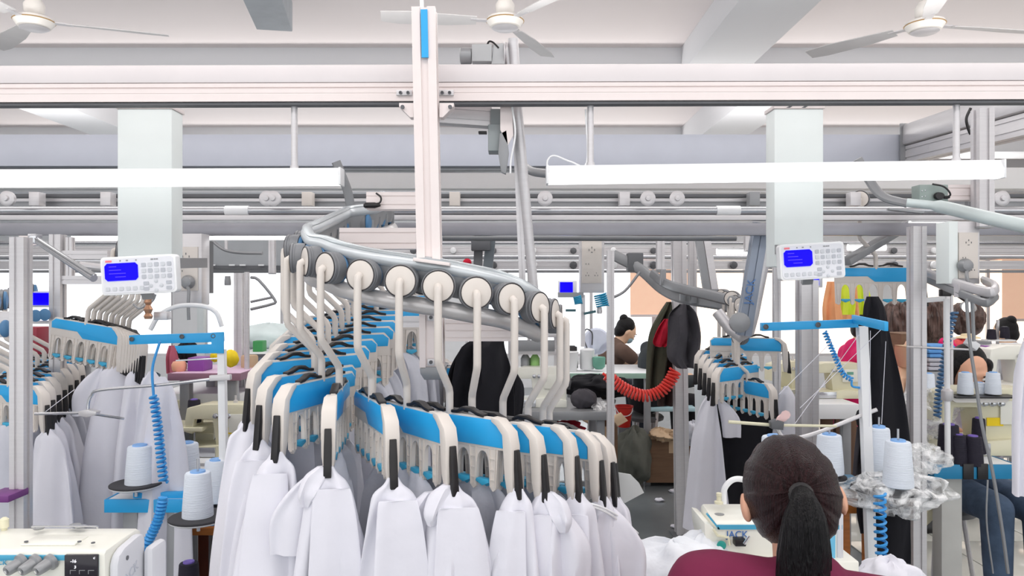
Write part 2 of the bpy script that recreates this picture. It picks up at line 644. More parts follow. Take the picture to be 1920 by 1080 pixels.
t = T('drive_unit', 'grey drive box hanging under the conveyor rail beside the leaning column', 'drive box', px(930, 320, 2.0))
t.add('upper_box', MB().box(px(930, 226, 2.02), (.028, .06, .05)), mat('box_grey', (138, 146, 148), .5), bev=.002)
t.add('lower_box', MB().box(px(928, 262, 2.0), (.035, .06, .07)), mat('box_grey2', (160, 168, 170), .5), bev=.002)
t.add('cover_plate', MB().prism([(0, 0), (.03, 0), (.034, -.075), (.02, -.1), (.0, -.06)], px(938, 200, 1.95), RT, UP, BK * .004), alu_w)
t.add('bracket', MB().prism([(0, .02), (.018, .03), (.024, -.03), (.016, -.085), (.004, -.08), (-.004, -.03)], px(937, 265, 1.95), RT, UP, BK * .02), grey_m, bev=.001)
t.add('cable', MB().tube(smooth([px(960, 200, 1.94), px(966, 250, 1.93), px(958, 300, 1.93), px(957, 325, 1.93)]), .0025, 6), white_p)
t.add('arm', MB().profile(px(824, 215, 2.0), px(920, 222, 2.02), .04, .05, up=UP, nh=2), alu)
t.add('plug', MB().box(px(905, 249, 1.98), (.022, .02, .006)), black, bev=.001)


def lamp(x0, y0, x1, y1, d, h, label, rods=(), dr=None):
    a, b2 = px(x0, y0, d), px(x1, y1, d)
    hh = h / F * d
    t = T('tube_lamp', label, 'lamp', (a + b2) / 2, 'tube lamps hung under the rails')
    t.add('housing', MB().prism([(-.012, 0), (.012, 0), (.022, -hh * .45), (-.022, -hh * .45)], a, BK, UP, b2 - a), white_p)
    t.add('lit_tube', MB().prism([(-.02, -hh * .45), (.02, -hh * .45), (.017, -hh * .85), (.006, -hh), (-.006, -hh), (-.017, -hh * .85)], a, BK, UP, b2 - a), lampm)
    for e, s in ((a, -1), (b2, 1)):
        t.add('end_cap', MB().box(e + V((s * .003, 0, -hh * .5)), (.006, .046, hh * 1.02)), white_p, bev=.001)
    for rx, ry in rods:
        f = (rx - x0) / (x1 - x0)
        p = a.lerp(b2, f)
        q = px(rx - 3, ry, d)
        r = t.add('hanging_rod', MB().tube([p, V((p.x, p.y, q.z))], .0085 * (dr or 1), 12), alu)
        t.add('rod_collar', MB().lathe(p, UP, [(.011, 0), (.011, .008), (.0085, .008)], 12), alu, parent=r)
    return t


lamp(-20, 319, 638, 316, 1.93, 32, 'lit white tube lamp hung beneath the conveyor rail left of the post', [(552, 192)])
t = lamp(1028, 312, 1872, 301, 1.93, 34, 'lit white tube lamp hung beneath the conveyor rail right of the post', [(1107, 192), (1793, 188)])
t.add('cord', MB().tube(smooth([px(1026, 318, 1.93), px(1027, 300, 1.93), px(1040, 292, 1.93), px(1070, 303, 1.93), px(1100, 305, 1.93), px(1098, 205, 1.93)]), .0022, 6), white_p)

# white duct columns
for x0, x1, lab in ((220, 322, 'white boxed cable duct column hanging behind the keypad with blue screen at left'),
                    (1452, 1544, 'white boxed cable duct column hanging above the keypad on the right')):
    d = 2.35
    a = px(x0, 500, d)
    b2 = px(x1, 204, d)
    t = T('duct_column', lab, 'duct', ((a.x + b2.x) / 2, d + .04, a.z), 'white cable ducts')
    t.add('duct_body', MB().box(((a.x + b2.x) / 2, d + .04, (a.z + b2.z) / 2), (b2.x - a.x, .08, b2.z - a.z)), duct_w, bev=.003)
    cap = t.add('top_plate', MB().box(((a.x + b2.x) / 2, d + .04, b2.z + .006), (b2.x - a.x + .006, .09, .012)), alu_w, bev=.001)
    for k in range(2 if x0 > 900 else 3):
        xx = a.x + .035 + k * .048
        t.add('vent_slot', MB().prism([(0, 0), (.012, 0), (.026, .009), (.016, .009)], (xx, d - .0065, b2.z + .002), RT, UP, BK * .002), grey_d, parent=cap)


# ------------------------------------------------------------ middle rails
def rail_set(name, label, d, y0, items, x0=-560, x1=2480, cat='rail'):
    """items: (part, kind, y centre, height px, depth m, dy behind, material)"""
    a, b2 = px(x0, y0, d), px(x1, y0, d)
    t = T(name, label, cat, ((a.x + b2.x) / 2, d, a.z))
    for nm, kind, yc, h, dep, off, m in items:
        p, q = px(x0, yc, d), px(x1, yc, d)
        p = p + BK * off
        q = q + BK * off
        hh = h / F * d
        if kind == 'tube':
            t.add(nm, MB().tube([p, q], hh / 2, 14), m)
        elif kind == 'profile':
            t.add(nm, MB().profile(p, q, dep, hh, nh=2 if hh > .05 else 1), m)
        else:
            t.add(nm, MB().bar(p, q, dep, hh), m, bev=.001)
    return t


ms = rail_set('conveyor_line', 'middle conveyor line of round pipe over a steel channel crossing the hall', 3.2, 400, [
    ('round_pipe', 'tube', 395, 16, 0, 0, steel),
    ('flat_rail', 'bar', 409, 9, .05, 0, alu),
    ('steel_channel', 'bar', 430, 23, .05, .01, mat('channel_steel', (150, 150, 157), .32, .5)),
    ('back_profile', 'profile', 374, 12, .04, .16, grey_m),
    ('roller_rail', 'bar', 360, 7, .03, .14, grey_d),
    ('top_profile', 'bar', 368, 6, .03, .15, alu)])
for x, m in ((203, alu), (70, alu), (578, cream), (853, cream), (1170, alu), (1412, grey_m), (1600, alu)):
    ms.add('spacer_block', MB().box(px(x, 374, 3.28), (.045, .05, .06)), m, bev=.002)
for x in (12, 500, 512, 1022, 1215, 1270, 1880):
    w_ = MB().lathe(px(x, 372, 3.1), -BK, [(.02, -.02), (.03, -.018), (.032, 0), (.024, .004), (.012, .003), (.01, .012), (.003, .013)], 18)
    ms.add('roller_wheel', w_, alu)
for x in (445, 1365):
    ms.add('pipe_sleeve', MB().tube([px(x - 22, 395, 3.2), px(x + 22, 395, 3.2)], .021, 14), white_p)

rail_set('return_rail', 'round grey return pipe running under the steel channel', 3.5, 448, [
    ('round_pipe', 'tube', 446, 12, 0, 0, grey_m), ('edge_strip', 'bar', 437, 4, .03, .02, alu)], x0=830, x1=1380)

rail_set('far_cover_rail', 'far bluish covered conveyor rail crossing behind both duct columns', 4.7, 285, [
    ('rounded_cover', 'bar', 286, 58, .16, 0, mat('blue_grey_cover', (196, 200, 212), .45, .1, var=.02)),
    ('top_lip', 'tube', 255, 9, 0, .04, grey_m),
    ('shadow_line_bar', 'bar', 318, 6, .1, .02, grey_m)], x0=-560, x1=1712)  # last bar is put in for the shadow line under the cover

for k, (yy, d, lab) in enumerate(((497, 6.6, 'distant grey conveyor rail just above the far windows'),
                                  (470, 8.0, 'farthest pale conveyor rail near the back wall'))):
    t = rail_set('distant_rail', lab, d, yy, [('profile', 'profile', yy, 16, .06, 0, alu), ('lower_track', 'bar', yy + 12, 5, .05, 0, grey_m), ('upper_pipe', 'tube', yy - 16, 7, 0, .1, steel)], x0=-300, x1=2200)
    t.o['group'] = 'distant conveyor rails'
    for x in range(400, 1900, 75):
        t.add('roller', MB().lathe(px(x, yy, d - .05), -BK, [(.02, 0), (.035, .01), (.03, .03), (.01, .035)], 10), grey_d if x % 2 else white_p)

# receding cover rail on the right
t = T('receding_rail', 'large aluminium conveyor rail coming forward from the far cover rail at upper right', 'rail', px(1712, 262, 4.7))
a, b2 = px(1712, 262, 4.6), px(2000, 178, 3.2)
t.add('cover', MB().bar(a + UP * .03, b2 + UP * .03, .14, .13), alu, bev=.02)
t.add('slotted_profile', MB().profile(a - UP * .09, b2 - UP * .09, .1, .1, nh=2), alu)
t.add('end_plate', MB().bar(a + UP * .1, a - UP * .17, .16, .012, up=BK), grey_m)
t.add('cable', MB().tube(smooth([px(1820, 203, 3.0), px(1812, 222, 3.0), px(1815, 240, 3.0), px(1820, 252, 3.0)]), .006, 6), black)


def post(x0, x1, y0, y1, d, label, floor=False, x2=None, m=alu, depth=None, name='profile_post', group='aluminium profile posts of the hall', cat='post'):
    w = (x1 - x0) / F * d
    a = px((x0 + x1) / 2, y0, d)
    b2 = px(((x0 + x1) / 2) if x2 is None else x2, y1, d)
    if floor:
        b2 = V((b2.x, d, 0.012))
    t = T(name, label, cat, (b2.x, b2.y, b2.z if not floor else 0), group)
    t.add('profile', MB().profile(b2, a, w, depth or w, up=BK, g=.3), m)
    if floor:
        t.add('foot_plate', MB().box((b2.x, b2.y, .006), (w * 1.7, w * 1.7, .012)), grey_d, bev=.002)
    else:
        t.add('end_cap', MB().box(b2 - UP * .003, (w * 1.04, w * 1.04, .006)), grey_m)
    return t


post(26, 53, 445, 1000, 2.45, 'tall aluminium post in front of the white garments at far left', True)
post(98, 119, 440, 1000, 3.1, 'aluminium post just behind the leftmost tall post', True)
post(441, 456, 512, 800, 4.2, 'slim post between the thread stand and the curved hanger track', True)
post(1138, 1151, 470, 900, 4.3, 'slim post beside the socket column in the hall middle', True)
post(1260, 1284, 430, 1003, 4.84, 'tall double-slot post standing before the cardboard box', True, x2=1279)
post(1231, 1245, 440, 505, 4.4, 'short hanging post holding the bent double track')
post(1291, 1305, 430, 602, 4.6, 'hanging post with the charcoal clothes below it')
post(1497, 1529, 525, 830, 3.3, 'aluminium post behind the blue thread stand arm', True)
post(1706, 1731, 425, 740, 3.05, 'tall post beside the blue folded fabric at right', True)
post(1772, 1784, 430, 600, 3.6, 'thin post under the right-hand lamp', True)
post(1828, 1856, 205, 425, 2.9, 'upper post meeting the receding rail at upper right')
post(1450, 1462, 470, 800, 3.9, 'grey post just right of the leaning dark elevator', True)
post(1396, 1410, 440, 470, 4.9, 'stub post above a distant lamp')
post(505, 516, 450, 512, 4.2, 'small hanging post behind the top of the curved track')

# leaning elevators
t = T('elevator_column', 'leaning dark blue-grey elevator column with upright lettering and round tube', 'elevator', px(1395, 632, 3.35))
a, b2 = px(1427, 418, 3.3), px(1393, 628, 3.35)
ec = mat('elevator_blue_grey', (150, 160, 176), .4, .2)
c_ = t.add('channel', MB().profile(b2, a, .062, .05, up=BK, g=.08), ec, bev=.001)
ax = (a - b2).normalized()
lettering(t, c_, 'JACK', b2 + ax * .14 + V((.006, -.03, 0)), ax, -RT, .05, mat('blue_letter', (86, 130, 190), .5))
t.add('round_tube', MB().tube([px(1446, 418, 3.32), px(1412, 590, 3.35), px(1404, 622, 3.36), px(1388, 632, 3.38), px(1370, 618, 3.4), px(1345, 585, 3.44)], .026, 14), alu)
t.add('wheel_hub', MB().lathe(px(1388, 605, 3.3), -BK, [(.02, -.03), (.045, -.02), (.045, 0), (.02, .01)], 18), grey_m)
t = T('elevator_column', 'thin leaning double elevator bars behind the dark column', 'elevator', px(1335, 545, 4.4))
t.add('bar', MB().bar(px(1308, 435, 4.4), px(1325, 545, 4.4), .03, .04), grey_m)
t.add('bar', MB().bar(px(1322, 432, 4.4), px(1340, 545, 4.4), .03, .04), alu)
t.add('cross_plate', MB().box(px(1333, 547, 4.4), (.1, .05, .03)), grey_m)

# bent double track in the middle distance
t = T('double_track', 'bent double hanger track sloping down to the right-hand hanger cluster', 'track', px(1360, 570, 3.7))
flat = grey_m
t.add('upper_rail', MB().tube(smooth([px(1222, 512, 4.3), px(1245, 530, 4.2), px(1275, 541, 4.0), px(1340, 556, 3.8), px(1400, 574, 3.6), px(1402, 600, 3.5)]), .014, 8, flat=2.0, up=UP), flat)
t.add('lower_rail', MB().tube(smooth([px(1150, 478, 4.5), px(1200, 505, 4.4), px(1240, 540, 4.3), px(1280, 558, 4.1), px(1350, 570, 3.9), px(1376, 578, 3.8)]), .015, 8, flat=2.2, up=UP), flat)
t.add('stay_rod', MB().tube(smooth([px(1200, 510, 4.3), px(1172, 545, 4.3), px(1145, 560, 4.3)]), .008, 8), grey_m)
for x, y, d in ((1243, 520, 4.2), (1280, 548, 4.05), (1300, 553, 4.0)):
    t.add('tie_plate', MB().box(px(x, y, d), (.03, .03, .09)), grey_m, bev=.002)
t.add('grey_box', MB().box(px(1190, 492, 4.45), (.09, .08, .11)), grey_d, bev=.004)

t = T('swing_arm', 'dark grey swing arm sloping between the keypad and lamp at upper right', 'arm', px(1590, 490, 3.2))
t.add('arm', MB().bar(px(1585, 492, 3.2), px(1708, 418, 3.5), .05, .03), grey_m, bev=.003)
t.add('tip', MB().tube(smooth([px(1690, 425, 3.4), px(1702, 420, 3.4), px(1715, 432, 3.4)]), .007, 6), grey_d)

# sloping delivery pipes
t = T('delivery_pipe', 'thick pale pipe sloping down to the right edge below the lamp', 'pipe', px(1800, 410, 2.25))
t.add('pipe', MB().tube(smooth([px(1700, 380, 2.4), px(1760, 387, 2.35), px(1850, 408, 2.2), px(1990, 440, 2.0)]), [.014] * 6 + [.02] * 13, 16), mat('pale_pipe', (214, 226, 226), .35, .1))
t.add('bent_rail', MB().tube(smooth([px(1608, 298, 2.5), px(1628, 335, 2.5), px(1655, 368, 2.45), px(1702, 382, 2.4)]), .011, 10, flat=1.5), grey_m)
t.add('track_plate', MB().bar(px(1665, 392, 2.38), px(1730, 399, 2.36), .03, .006), grey_m)
t = T('motor_box', 'grey-green motor box with black knob on the sloping delivery pipe', 'motor box', px(1742, 380, 2.4))
m_ = t.add('case', MB().box(px(1743, 366, 2.42), (.092, .05, .062)), mat('grey_green', (146, 160, 156), .45), bev=.002)
t.add('knob', MB().lathe(px(1759, 368, 2.39), -BK, [(.012, 0), (.013, .003), (.011, .012), (.004, .013)], 16, 1.3), black, parent=m_)
for dx, dy in ((-14, -8), (-8, -9), (-14, 3), (-8, 2)):
    t.add('screw', MB().lathe(px(1743 + dx, 366 + dy, 2.394), -BK, [(.002, 0), (.0022, .001), (.001, .002)], 8), chrome, parent=m_)
t.add('cable', MB().tube(smooth([px(1748, 345, 2.38), px(1770, 350, 2.37), px(1782, 364, 2.37), px(1774, 371, 2.38)]), .003, 6), black)
t.add('plug', MB().lathe(px(1770, 370, 2.38), RT, [(.005, 0), (.006, .008), (.003, .018)], 8), black)
t = T('cross_beam', 'short double-slot beam between motor box and upper post', 'beam', px(1800, 362, 2.95))
t.add('profile', MB().profile(px(1768, 362, 2.96), px(1828, 362, 2.96), .05, .06, nh=2), alu_w)
t.add('corner_bracket', MB().prism([(0, 0), (.03, 0), (0, -.05)], px(1815, 378, 2.93), RT, UP, BK * .02), grey_m)

t = T('delivery_pipe', 'slanted silver pipe coming down to the hangers left of the keypad', 'pipe', px(172, 520, 2.5))
t.add('pipe', MB().tube([px(62, 446, 2.75), px(176, 522, 2.55)], .013, 14), chrome)
t.add('upper_strip', MB().bar(px(64, 444, 2.74), px(176, 516, 2.55), .02, .006), grey_m)
t.add('clamp', MB().box(px(66, 448, 2.74), (.03, .04, .035)), chrome, bev=.002)
t.add('plate', MB().prism([(-.07, .01), (0, .01), (.03, -.02), (-.04, -.03)], px(70, 447, 2.78), RT, UP, BK * .01), alu_w)
t = T('end_rail', 'steep grey curved end rail rising beside the top of the curved track', 'rail', px(660, 395, 2.6))
t.add('rail', MB().tube(smooth([px(630, 303, 2.55), px(641, 330, 2.56), px(652, 360, 2.58), px(659, 396, 2.6)]), .008, 8, flat=2), grey_m)
t.add('cap', MB().box(px(660, 398, 2.6), (.03, .04, .02)), alu, bev=.002)
t = T('conduit', 'grey bent conduit entering behind the end of the lamp', 'conduit', px(1010, 325, 2.4))
t.add('pipe', MB().tube(smooth([px(985, 314, 2.45), px(1000, 322, 2.4), px(1030, 326, 2.35)]), .014, 12), grey_m)


# ------------------------------------------------------------ socket columns
def socket_col(x0, x1, y0, y1, d, panel, label, plug=None, sleeve=0):
    a, b2 = px(x0, y1, d), px(x1, y0, d)
    t = T('socket_column', label, 'socket column', ((a.x + b2.x) / 2, d, a.z), 'socket columns')
    t.add('column', MB().box(((a.x + b2.x) / 2, d + .04, (a.z + b2.z) / 2), (b2.x - a.x, .08, b2.z - a.z)), alu, bev=.002)
    if sleeve:
        s0, s1 = px(x0 - sleeve, y0, d), px(x0, y1, d)
        t.add('side_sleeve', MB().box(((s0.x + s1.x) / 2, d + .04, (s0.z + s1.z) / 2), (s1.x - s0.x, .09, s0.z - s1.z)), duct_w, bev=.002)
    xa, xb, ya, yb = panel
    dd = d - .004
    pa, pb = px(xa, yb, dd), px(xb, ya, dd)
    w, h = pb.x - pa.x, pb.z - pa.z
    p = t.add('socket_panel', MB().box(((pa.x + pb.x) / 2, dd, (pa.z + pb.z) / 2), (w, .008, h)), cream, bev=.001)
    cx = (pa.x + pb.x) / 2
    s = w * .1
    k = MB()

    def slot(x, z, ww, hh):
        k.box((x, dd - .0045, z), (ww, .002, hh))

    zt = pb.z - h * .22
    slot(cx, zt + s * 1.2, s * .3, s * .9)
    slot(cx - s * 1.4, zt, s * .3, s * .9)
    slot(cx + s * 1.4, zt, s * .3, s * .9)
    slot(cx, zt - s * 1.2, s * .9, s * .3)
    for fx in (-1, 1):
        for zz in (.55, .82):
            z = pb.z - h * zz
            if zz < .6 and fx > 0:
                continue
            slot(cx + fx * w * .23 - s * .7, z, s * .25, s * .7)
            slot(cx + fx * w * .23 + s * .7, z, s * .25, s * .7)
            if zz > .6:
                slot(cx + fx * w * .23, z + s * 1.3, s * .2, s * .5)
    t.add('socket_slots', k, grey_d, parent=p)
    if plug:
        c = px(plug[0], plug[1], dd - .006)
        q = t.add('plug', MB().lathe(c, -BK, [(.026, 0), (.028, .012), (.02, .03), (.008, .034)], 18), grey_m)
        t.add('cable', MB().tube(smooth([c - BK * .02 - UP * .015] + [px(x, y, dd - .04) for x, y in plug[2]]), .0065, 8), grey_m, parent=q)
    return t


socket_col(326, 378, 438, 572, 3.0, (328, 371, 463, 545), 'cream socket panel column beside the left keypad, grey plug below', (354, 529, [(354, 545), (353, 570), (354, 600)]))
socket_col(1088, 1133, 430, 549, 3.7, (1091, 1128, 451, 531), 'cream socket panel column in the middle of the hall, no plug')
socket_col(1795, 1837, 415, 532, 2.9, (1797, 1833, 436, 522), 'cream socket panel column at right with plugged grey cable', (1807, 498, [(1813, 520), (1822, 560), (1826, 640)]), sleeve=17)
# white frame left
t = T('white_surround', 'white door-shaped frame with lit strip behind the curved track', 'frame', px(378, 600, 3.4))
t.add('upright', MB().bar(px(378, 640, 3.4), px(378, 437, 3.4), .03, .03, up=BK), duct_w, bev=.002)
t.add('side_plate', MB().bar(px(388, 550, 3.45), px(388, 452, 3.45), .02, .1, up=BK), grey_d)


def simple_lamp(x0, x1, y0, y1, d, label):
    a, b2 = px(x0, (y0 + y1) / 2, d), px(x1, (y0 + y1) / 2, d)
    h = (y1 - y0) / F * d
    t = T('tube_lamp', label, 'lamp', (a + b2) / 2, 'tube lamps hung under the rails')
    t.add('lit_tube', MB().tube([a, b2], h / 2, 12), lampm)
    t.add('housing', MB().bar(a + UP * h * .45, b2 + UP * h * .45, h * .8, h * .3), white_p)


simple_lamp(384, 552, 438, 450, 3.4, 'lit strip lamp atop the white frame behind the curved track')
simple_lamp(136, 224, 441, 452, 4.2, 'small lit lamp peeking out left of the left duct column')
simple_lamp(1344, 1402, 466, 478, 5.0, 'short distant lit lamp seen left of the dark elevator column')
simple_lamp(1706, 1782, 414, 427, 3.3, 'lit lamp below the steel channel beside the right socket column')
simple_lamp(1590, 1660, 458, 470, 5.2, 'distant lamp just right of the keypad on the right')


# ------------------------------------------------------------ keypads with blue screens
def keypad(c0, c1, c2, c3, d, label, logo=True):
    """corner pixels: top-left, top-right, bottom-right, bottom-left"""
    A, B, C, Dd = [px(x, y, d) for x, y in (c0, c1, c2, c3)]
    o = (A + B + C + Dd) / 4
    ux = ((B - A) + (C - Dd)).normalized()
    uy = ux.cross(BK) * -1
    uy = V((-ux.z, 0, ux.x))
    w = ((B - A).length + (C - Dd).length) / 2
    h = ((A - Dd).length + (B - C).length) / 2
    t = T('keypad_terminal', label, 'keypad', o - uy * h / 2, 'keypad terminals with blue screens')
    r = h * .1
    poly = []
    for cx, cy, a0 in ((w / 2 - r, h / 2 - r, 0), (-w / 2 + r, h / 2 - r, 90), (-w / 2 + r, -h / 2 + r, 180), (w / 2 - r, -h / 2 + r, 270)):
        for k in range(5):
            th = radians(a0 + k * 22.5)
            poly.append((cx + r * cos(th), cy + r * sin(th)))
    t.add('case', MB().prism(poly, o, ux, uy, BK * .028), white_p, bev=.0015)
    p2 = [(x * .94, y * .9) for x, y in poly]
    f = t.add('front_film', MB().prism(p2, o - BK * .001, ux, uy, BK * .001), mat('keypad_film', (228, 230, 236), .35))

    def at(u, v, dz=.0015):
        return o + ux * (u - .5) * w + uy * (.5 - v) * h - BK * dz

    def key(u, v, kw, kh, m, nm='key', rnd=False, th=.001):
        if rnd:
            mb = MB().lathe(at(u, v), -BK, [(kw * w / 2, 0), (kw * w / 2, th * .7), (kw * w * .42, th)], 14, kh)
        else:
            x_, y_ = kw * w / 2, kh * h / 2
            c = min(x_, y_) * .3
            mb = MB().prism([(-x_ + c, -y_), (x_ - c, -y_), (x_, -y_ + c), (x_, y_ - c), (x_ - c, y_), (-x_ + c, y_), (-x_, y_ - c), (-x_, -y_ + c)], at(u, v), ux, uy, -BK * th)
        return t.add(nm, mb, m)

    key(.28, .40, .44, .46, screen_b, 'screen', th=.0012)
    km = mat('key_grey', (206, 210, 216), .5)
    kr = mat('key_dark', (186, 190, 198), .5)
    for i in range(5):
        for j in range(3):
            key(.575 + i * .085, .245 + j * .155, .058, .105, km if (i + j) % 2 else kr)
    for i in range(6):
        key(.09 + i * .09, .84, .055, .1, km)
    for u, v in ((.73, .68), (.66, .8), (.80, .8), (.73, .92)):
        key(u, v, .05, 1.0, km, rnd=True)
    for u in (.6, .9):
        for v in (.73, .87):
            key(u, v, .07, .09, kr)
    if logo:
        key(.115, .115, .085, .05, mat('logo_red', (244, 130, 140), .5), 'printed_mark', th=.0004)
        for u_, w_ in ((.69, .035), (.725, .02), (.755, .03), (.27, .02), (.36, .03), (.48, .02)):
            key(u_, .11, w_, .035, grey_m, 'printed_mark', th=.0004)
    # blurred lines of text on the screen
    sc = mat('screen_text', (64, 40, 255), .3, emit=.7)
    for j, (u, L) in enumerate(((.12, .1), (.12, .16), (.12, .22), (.2, .14))):
        t.add('screen_line', MB().prism([(0, 0), (L * w, 0), (L * w, h * .02), (0, h * .02)], at(u, .27 + j * .09, .0032), ux, uy, -BK * .0002), sc, parent=f)
    t.add('bracket', MB().bar(o - uy * h * .3 + BK * .03, o - uy * h * .62 + BK * .05, .03, .012, up=BK), grey_m)
    t.add('mount_arm', MB().bar(o + uy * h * .3 + BK * .02, o + uy * h * .45 + BK * (2.36 - d), .03, .03), grey_m)
    return t


keypad((186, 483), (327, 476), (334, 547), (192, 555), 1.95, 'white keypad terminal with blue screen hanging below the left duct column')
keypad((1466, 459), (1586, 452), (1582, 520), (1459, 527), 2.1, 'white keypad terminal with blue screen hanging below the right duct column')
for x0, x1, y0, y1, d, lab in ((60, 92, 549, 572, 3.3, 'small distant blue screen between the two left posts'),
                               (1050, 1074, 529, 549, 4.1, 'small distant blue screen beside the middle socket column'),
                               (1514, 1536, 523, 535, 3.4, 'tiny blue screen peeking out under the right keypad')):
    t = T('small_screen', lab, 'screen', px((x0 + x1) / 2, y1, d), 'small distant screens')
    a, b2 = px(x0 - 3, y1 + 4, d), px(x1 + 8, y0 - 3, d)
    t.add('case', MB().box(((a.x + b2.x) / 2, d + .02, (a.z + b2.z) / 2), (b2.x - a.x, .03, b2.z - a.z)), white_p, bev=.004)
    a, b2 = px(x0, y1, d), px(x1, y0, d)
    t.add('screen', MB().box(((a.x + b2.x) / 2, d + .003, (a.z + b2.z) / 2), (b2.x - a.x, .006, b2.z - a.z)), screen_b)

# ------------------------------------------------------------ clip hangers
L_ = .195


def hanger_meshes():
    m = {}
    # blue panel: both faces proud of the cream rim
    pts = [(-.168, -.014), (-.15, -.001), (.137, -.001), (.166, -.022), (.166, -.062), (-.005, -.062), (-.035, -.038), (-.165, -.038)]
    m['blue_panel'] = MB().prism(pts, (0, -.008, 0), RT, UP, BK * .016).mesh('blue_panel', bev=.0012, mats=[blue])
    # cream rim following the panel and carrying the comb
    rim = [(-.172, -.014), (-.155, .004), (.14, .004), (.170, -.020), (.170, -.068), (-.172, -.068)]
    m['frame'] = MB().prism(rim, (0, -.0055, 0), RT, UP, BK * .011).mesh('frame', bev=.001, mats=[cream])
    # near end arm: thick, curves over the corner and down
    arm = MB()
    arm.loft([[V((x, s * w, z)) for x, s, z in ((xo, -1, zo), (xo, 1, zo), (xi, 1, zi), (xi, -1, zi))] for (xo, zo, xi, zi, w) in (
        (.135, .006, .135, -.004, .012), (.160, .003, .152, -.012, .015), (.190, -.024, .170, -.030, .0165), (.197, -.055, .172, -.055, .0165),
        (.198, -.125, .176, -.125, .015), (.195, -.163, .18, -.163, .010))])
    m['end_arm'] = arm.mesh('end_arm', bev=.002, mats=[cream])
    # black clip lever on the near end
    cl = MB().loft([[V(p) for p in r] for r in (
        [(.197, -.0075, -.062), (.197, .0075, -.062), (.203, .0075, -.062), (.203, -.0075, -.062)],
        [(.197, -.0085, -.1), (.197, .0085, -.1), (.207, .0085, -.1), (.207, -.0085, -.1)],
        [(.2, -.0085, -.14), (.2, .0085, -.14), (.211, .0085, -.14), (.211, -.0085, -.14)],
        [(.196, -.0085, -.168), (.196, .0085, -.168), (.214, .0085, -.17), (.214, -.0085, -.17)])])
    m['clip_lever'] = cl.mesh('clip_lever', bev=.001, mats=[black])
    # comb of fingers with arches
    xs = [-.155 + i * .058 for i in range(6)]
    poly = [(-.172, -.058), (-.168, -.158), (-.154, -.165), (-.146, -.155)]
    for i in range(5):
        xa = xs[i] + .009
        xb = xs[i + 1] - .011
        c = (xa + xb) / 2
        w = (xb - xa) / 2
        for k in range(9):
            th = pi - pi * k / 8
            poly.append((c + w * .92 * cos(th), -.104 + .03 * sin(th)))
        f0 = xs[i + 1]
        poly += [(f0 - .008, -.158), (f0, -.165), (f0 + .008, -.158)]
    poly += [(.15, -.058)]
    m['comb'] = MB().prism(poly, (0, -.004, 0), RT, UP, BK * .008).mesh('comb', mats=[cream])
    rb = MB()
    for i, f0 in enumerate(xs):
        for s in (-1, 1):
            rb.bar((f0 + s * .009, 0, -.066), (f0 + s * .006, 0, -.155), .002, .015, up=BK)
        for z in (-.09, -.115, -.138):
            rb.box((f0, 0, z), (.014, .013, .002))
    m['comb_ribs'] = rb.mesh('comb_ribs', mats=[cream])
    m['finger_clip'] = MB().prism([(-.017, .004), (.017, .004), (.02, -.003), (.0, -.012), (-.02, -.003)], (0, -.008, 0), RT, UP, BK * .016).mesh('finger_clip', bev=.001, mats=[mat('teal_clip', (60, 170, 210), .4)])
    # black wavy release levers on top
    lv = MB().prism([(.012, .004), (.03, .006), (.05, .012), (.07, .012), (.092, .004), (.11, .002), (.11, .009), (.092, .012), (.07, .021), (.045, .021), (.03, .013), (.012, .011)], (0, -.009, 0), RT, UP, BK * .018)
    m['release_lever'] = lv.mesh('release_lever', bev=.0012, mats=[black])
    lv = MB().prism([(-.012, .004), (-.03, .006), (-.05, .012), (-.07, .012), (-.092, .004), (-.11, .002), (-.11, .009), (-.092, .012), (-.07, .021), (-.045, .021), (-.03, .013), (-.012, .011)], (0, -.009, 0), RT, UP, BK * .018)
    m['release_lever2'] = lv.mesh('release_lever', bev=.0012, mats=[black])
    # wheel, axis -y, centre at origin, face towards -y
    wheel_grey = mat('wheel_grey', (128, 130, 134), .45)
    m['wheel'] = MB().lathe((0, 0, 0), -BK, [(.030, -.036), (.0385, -.034), (.0395, -.03), (.0395, -.012), (.037, -.010), (.037, -.006), (.0395, -.004), (.0395, 0), (.0365, .002), (.0355, 0)], 32).mesh('wheel', mats=[wheel_grey])
    m['wheel_ring'] = MB().lathe((0, 0, 0), -BK, [(.0345, .0), (.0378, .0), (.0378, .003), (.0362, .0032), (.0345, .001)], 32).mesh('wheel_ring', mats=[mat('ring_black', (52, 50, 54), .3)])
    m['wheel_face'] = MB().lathe((0, 0, 0), -BK, [(.0348, -.001), (.0348, .0022), (.033, .0032), (.012, .0036)], 32).mesh('wheel_face', mats=[cream])
    m['wheel_back'] = MB().lathe((0, .037, 0), BK, [(.036, -.001), (.037, .002), (.034, .008), (.02, .012), (.006, .014)], 28).mesh('wheel_back', mats=[blue_d])
    return m


HM = hanger_meshes()
STEM = {}


def lone(name, me, par, loc=(0, 0, 0), rz=0.0, label=None):
    o = bpy.data.objects.new(name, me)
    COL.objects.link(o)
    o.parent = par
    o.location = loc
    o.rotation_euler.z = rz
    if label:
        o['label'] = label
    return o


